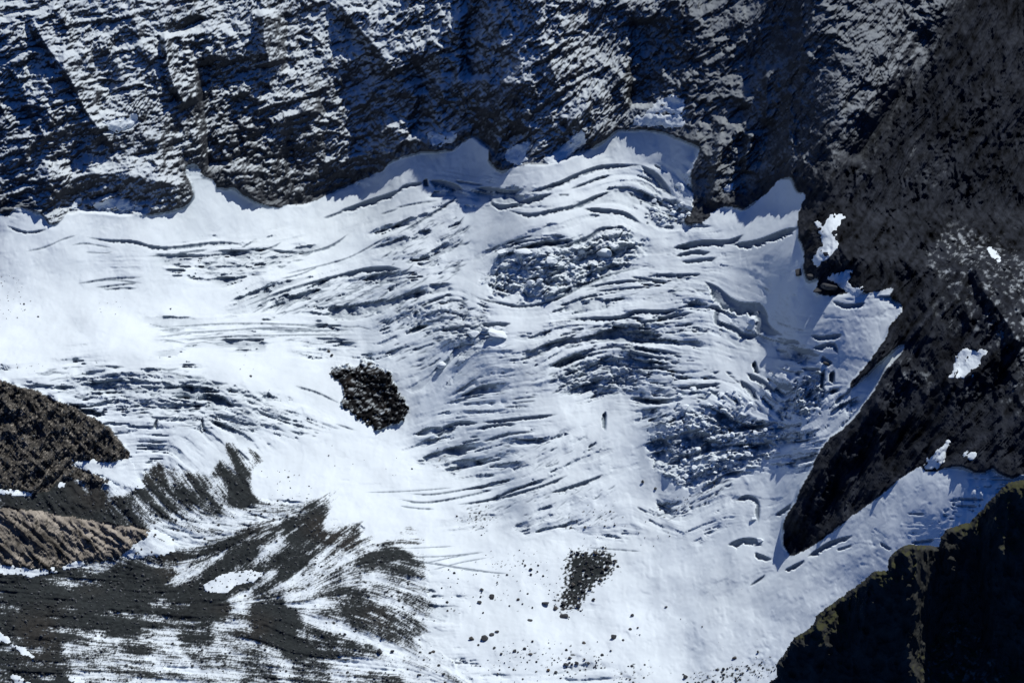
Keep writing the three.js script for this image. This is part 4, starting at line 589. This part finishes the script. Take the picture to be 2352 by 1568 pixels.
for (const [x, y, w, label, flat] of [[1836, 632, 30, 'black rock in broken ice at the right glacier margin, under the snow gully', 0.7], [1862, 638, 20, 'black block just right of the margin rock under the snow gully', 0.8], [1908, 668, 52, 'broad dark rock tooth at the right margin between two snow tongues', 0.6], [1878, 672, 24, 'dark rock left of the broad tooth on the right margin', 0.7], [1898, 838, 16, 'black rock in the torn ice close to the buttress', 0.8]]) boulder(x, y, w, label, undefined, flat, stones[1]);
// crowds of alike ones
const rnd = rng(5);
const whichOne = (label, x, y, xs, ys, size) => { // says how big it is and where in its crowd it lies
  const u = (x - Math.min(...xs)) / (Math.max(...xs) - Math.min(...xs)), v = (y - Math.min(...ys)) / (Math.max(...ys) - Math.min(...ys));
  return (size > 0.45 ? 'large ' : size > 0.12 ? 'mid sized ' : 'small ') + label + ', ' + ['top', 'upper', 'lower', 'bottom'][Math.min(3, Math.floor(v * 4))] + ' ' + ['left', 'centre', 'right'][Math.min(2, Math.floor(u * 3))];
};
function strew(poly, n, lo, hi, label, group, flat = 1) {
  const xs = poly.map((p) => p[0]), ys = poly.map((p) => p[1]);
  for (let k = 0, t = 0; k < n && t < 4000; t++) { const x = lerp(Math.min(...xs), Math.max(...xs), rnd()), y = lerp(Math.min(...ys), Math.max(...ys), rnd()); if (inPoly(poly, x, y)) { k++; const wd = lerp(lo, hi, rnd() ** 3); boulder(x, y, wd, whichOne(label, x, y, xs, ys, (wd - lo) / (hi - lo)), group, flat * (0.7 + 0.4 * rnd())); } }
}
const HEAP = [[[1300, 1266], [1360, 1268], [1412, 1264], [1418, 1300], [1396, 1316], [1372, 1340], [1340, 1392], [1278, 1414], [1296, 1370], [1290, 1320], [1330, 1296]]];
strew(HEAP[0], 92, 4, 15, 'dark stone in the rubble heap', 'stones of the rubble heap');
strew([[990, 1280], [1290, 1280], [1290, 1400], [1000, 1400]], 28, 3, 7, 'dark stone between moraine and rubble heap', 'stones between moraine and heap');
strew([[1090, 1475], [1420, 1465], [1440, 1560], [1100, 1568]], 36, 3, 8, 'dark stone on bottom centre snow', 'stones on the bottom centre snow', 0.8);
strew([[1240, 1550], [1290, 1525], [1395, 1502], [1400, 1525], [1290, 1560]], 20, 4, 9, 'stone of the bottom gravel strip', 'stones of the gravel strip');
strew([[1560, 1565], [1660, 1540], [1785, 1515], [1790, 1545], [1640, 1575]], 24, 4, 9, 'stone of the gravel bank by the cliff', 'stones of the gravel bank');
strew([[1300, 1215], [1480, 1190], [1600, 1180], [1560, 1260], [1320, 1250]], 14, 2.5, 5, 'dark stone under the middle crevasses', 'stones under the middle crevasses');
strew([[590, 1080], [700, 1100], [760, 1150], [600, 1150]], 12, 2.5, 5, 'dark stone beside the rubble lobe', 'stones beside the rubble lobe');
strew([[-20, 620], [60, 640], [90, 730], [-20, 735]], 10, 2, 4, 'dark stone at the upper left snow edge', 'stones at the upper left edge');
strew([[750, 1020], [960, 1060], [960, 1110], [760, 1090]], 10, 2, 5, 'dark stone on snow below the rock island', 'stones below the rock island');
strew([[1400, 1390], [1700, 1400], [1760, 1480], [1500, 1540]], 10, 2, 5, 'dark stone on the broad lower right snow', 'stones on the lower right snow', 0.7);
// blocks of ice
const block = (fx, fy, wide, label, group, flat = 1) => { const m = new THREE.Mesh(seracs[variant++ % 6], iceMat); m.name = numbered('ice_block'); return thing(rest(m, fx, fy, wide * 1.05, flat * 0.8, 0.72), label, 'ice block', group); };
for (const [x, y, w, label, flat] of [[1154, 582, 34, 'rounded snow capped ice block at the left end of the upper ice fall', 0.6], [1204, 580, 52, 'longest snow capped ice block along the upper ice fall rim', 0.5], [1312, 612, 20, 'upright ice block in the middle of the upper ice fall'], [1267, 600, 40, 'tilted ice slab in the upper ice fall below the long block', 0.6], [1336, 580, 22, 'round ice block near the top of the upper ice fall'], [1387, 584, 40, 'big angular ice block at the right of the upper ice fall', 0.9], [1410, 568, 32, 'angular ice block on the upper right ice fall rim', 0.7], [1250, 634, 38, 'large dirty ice block low in the upper ice fall', 0.9], [1220, 654, 28, 'lower dirty ice block in the upper ice fall'], [1276, 658, 18, 'small upright ice block at the foot of the upper ice fall'],
  [1088, 770, 36, 'rounded ice block left of the cracked step in mid glacier', 0.8], [1114, 758, 20, 'small square ice block on the cracked step in mid glacier'], [1140, 770, 56, 'long smooth ice block on the cracked step in mid glacier', 0.5], [1142, 756, 28, 'ice block behind the long smooth one on the cracked step', 0.7], [1015, 842, 30, 'lone ice tower with a dark cleft right of the rock island', 1.1], [1729, 740, 34, 'white ice pillar inside the great crevasse on the right', 1], [1746, 1242, 20, 'ice lump at the mouth of the dark cave near the buttress toe'], [1730, 1195, 18, 'ice lump in the broken crack above the dark cave']]) block(x, y, w, label, undefined, flat ?? 1);
function heapIce(poly, n, lo, hi, label, group) {
  const xs = poly.map((p) => p[0]), ys = poly.map((p) => p[1]);
  for (let k = 0, t = 0; k < n && t < 4000; t++) { const x = lerp(Math.min(...xs), Math.max(...xs), rnd()), y = lerp(Math.min(...ys), Math.max(...ys), rnd()); if (inPoly(poly, x, y)) { k++; const wd = lerp(lo, hi, rnd() ** 2); block(x, y, wd, whichOne(label, x, y, xs, ys, (wd - lo) / (hi - lo)), group, 0.6 + 0.5 * rnd()); } }
}
heapIce(HOLLOW, 60, 7, 19, 'broken ice block in the upper ice fall', 'ice blocks of the upper ice fall');
heapIce([[1500, 985], [1560, 945], [1650, 950], [1750, 980], [1820, 1000], [1690, 1070], [1590, 1110], [1500, 1060]], 130, 6, 20, 'broken ice block in the right ice fall', 'ice blocks of the right ice fall');
heapIce([[1550, 900], [1620, 890], [1700, 900], [1760, 940], [1640, 950], [1560, 940]], 24, 10, 28, 'slab of ice above the right ice fall', 'ice slabs above the right ice fall');
heapIce([[1490, 460], [1570, 470], [1590, 495], [1550, 515], [1480, 500]], 22, 8, 22, 'ice block in the cleft below the dark rock tower', 'ice blocks below the rock tower');
// countless stones that lie in the rubble
{
  const spots = [], r = rng(31);
  for (let k = 0; k < N; k++) {
    const i = k % GW, j = (k / GW) | 0; if (i < 60 || j < 40) continue;
    const lum = C[k * 3 + 1], zone = isRock[k], p = zone === 5 && lum < 0.2 ? 0.09 : zone === 5 ? 0.02 : zone === 0 && grit[k] > 0.1 ? grit[k] * 0.06 : zone === 3 ? 0.05 : 0;
    if (p && r() < p) spots.push(k);
  }
  const inst = new THREE.InstancedMesh(lump(300, 1, 0.7, 0.9, [0.052, 0.054, 0.054], false), stoneMat, spots.length), o = new THREE.Object3D();
  { const g = new THREE.IcosahedronGeometry(1, 0), c = new Float32Array(g.attributes.position.count * 3).fill(0); for (let k = 0; k < c.length; k += 3) { c[k] = 0.088; c[k + 1] = 0.094; c[k + 2] = 0.094; } g.setAttribute('color', new THREE.BufferAttribute(c, 3)); inst.geometry = g; }
  spots.forEach((k, n) => { const s = 0.35 + 1.5 * r() ** 4; o.position.set(P[k * 3] + r() - 0.5, P[k * 3 + 1] + 0.1, P[k * 3 + 2] + r() - 0.5); o.rotation.set(r() * 6, r() * 6, r() * 6); o.scale.set(s, s * 0.7, s * 0.85); o.updateMatrix(); inst.setMatrixAt(n, o.matrix); const t = 0.6 + 1.3 * r() * r(); inst.setColorAt(n, new THREE.Color(t, t, t)); });
  inst.name = 'rubble'; inst.castShadow = inst.receiveShadow = true; inst.userData = { kind: 'stuff', label: 'countless small grey stones over the moraine and dirty snow' };
  scene.add(inst);
}
renderer.render(scene, camera);
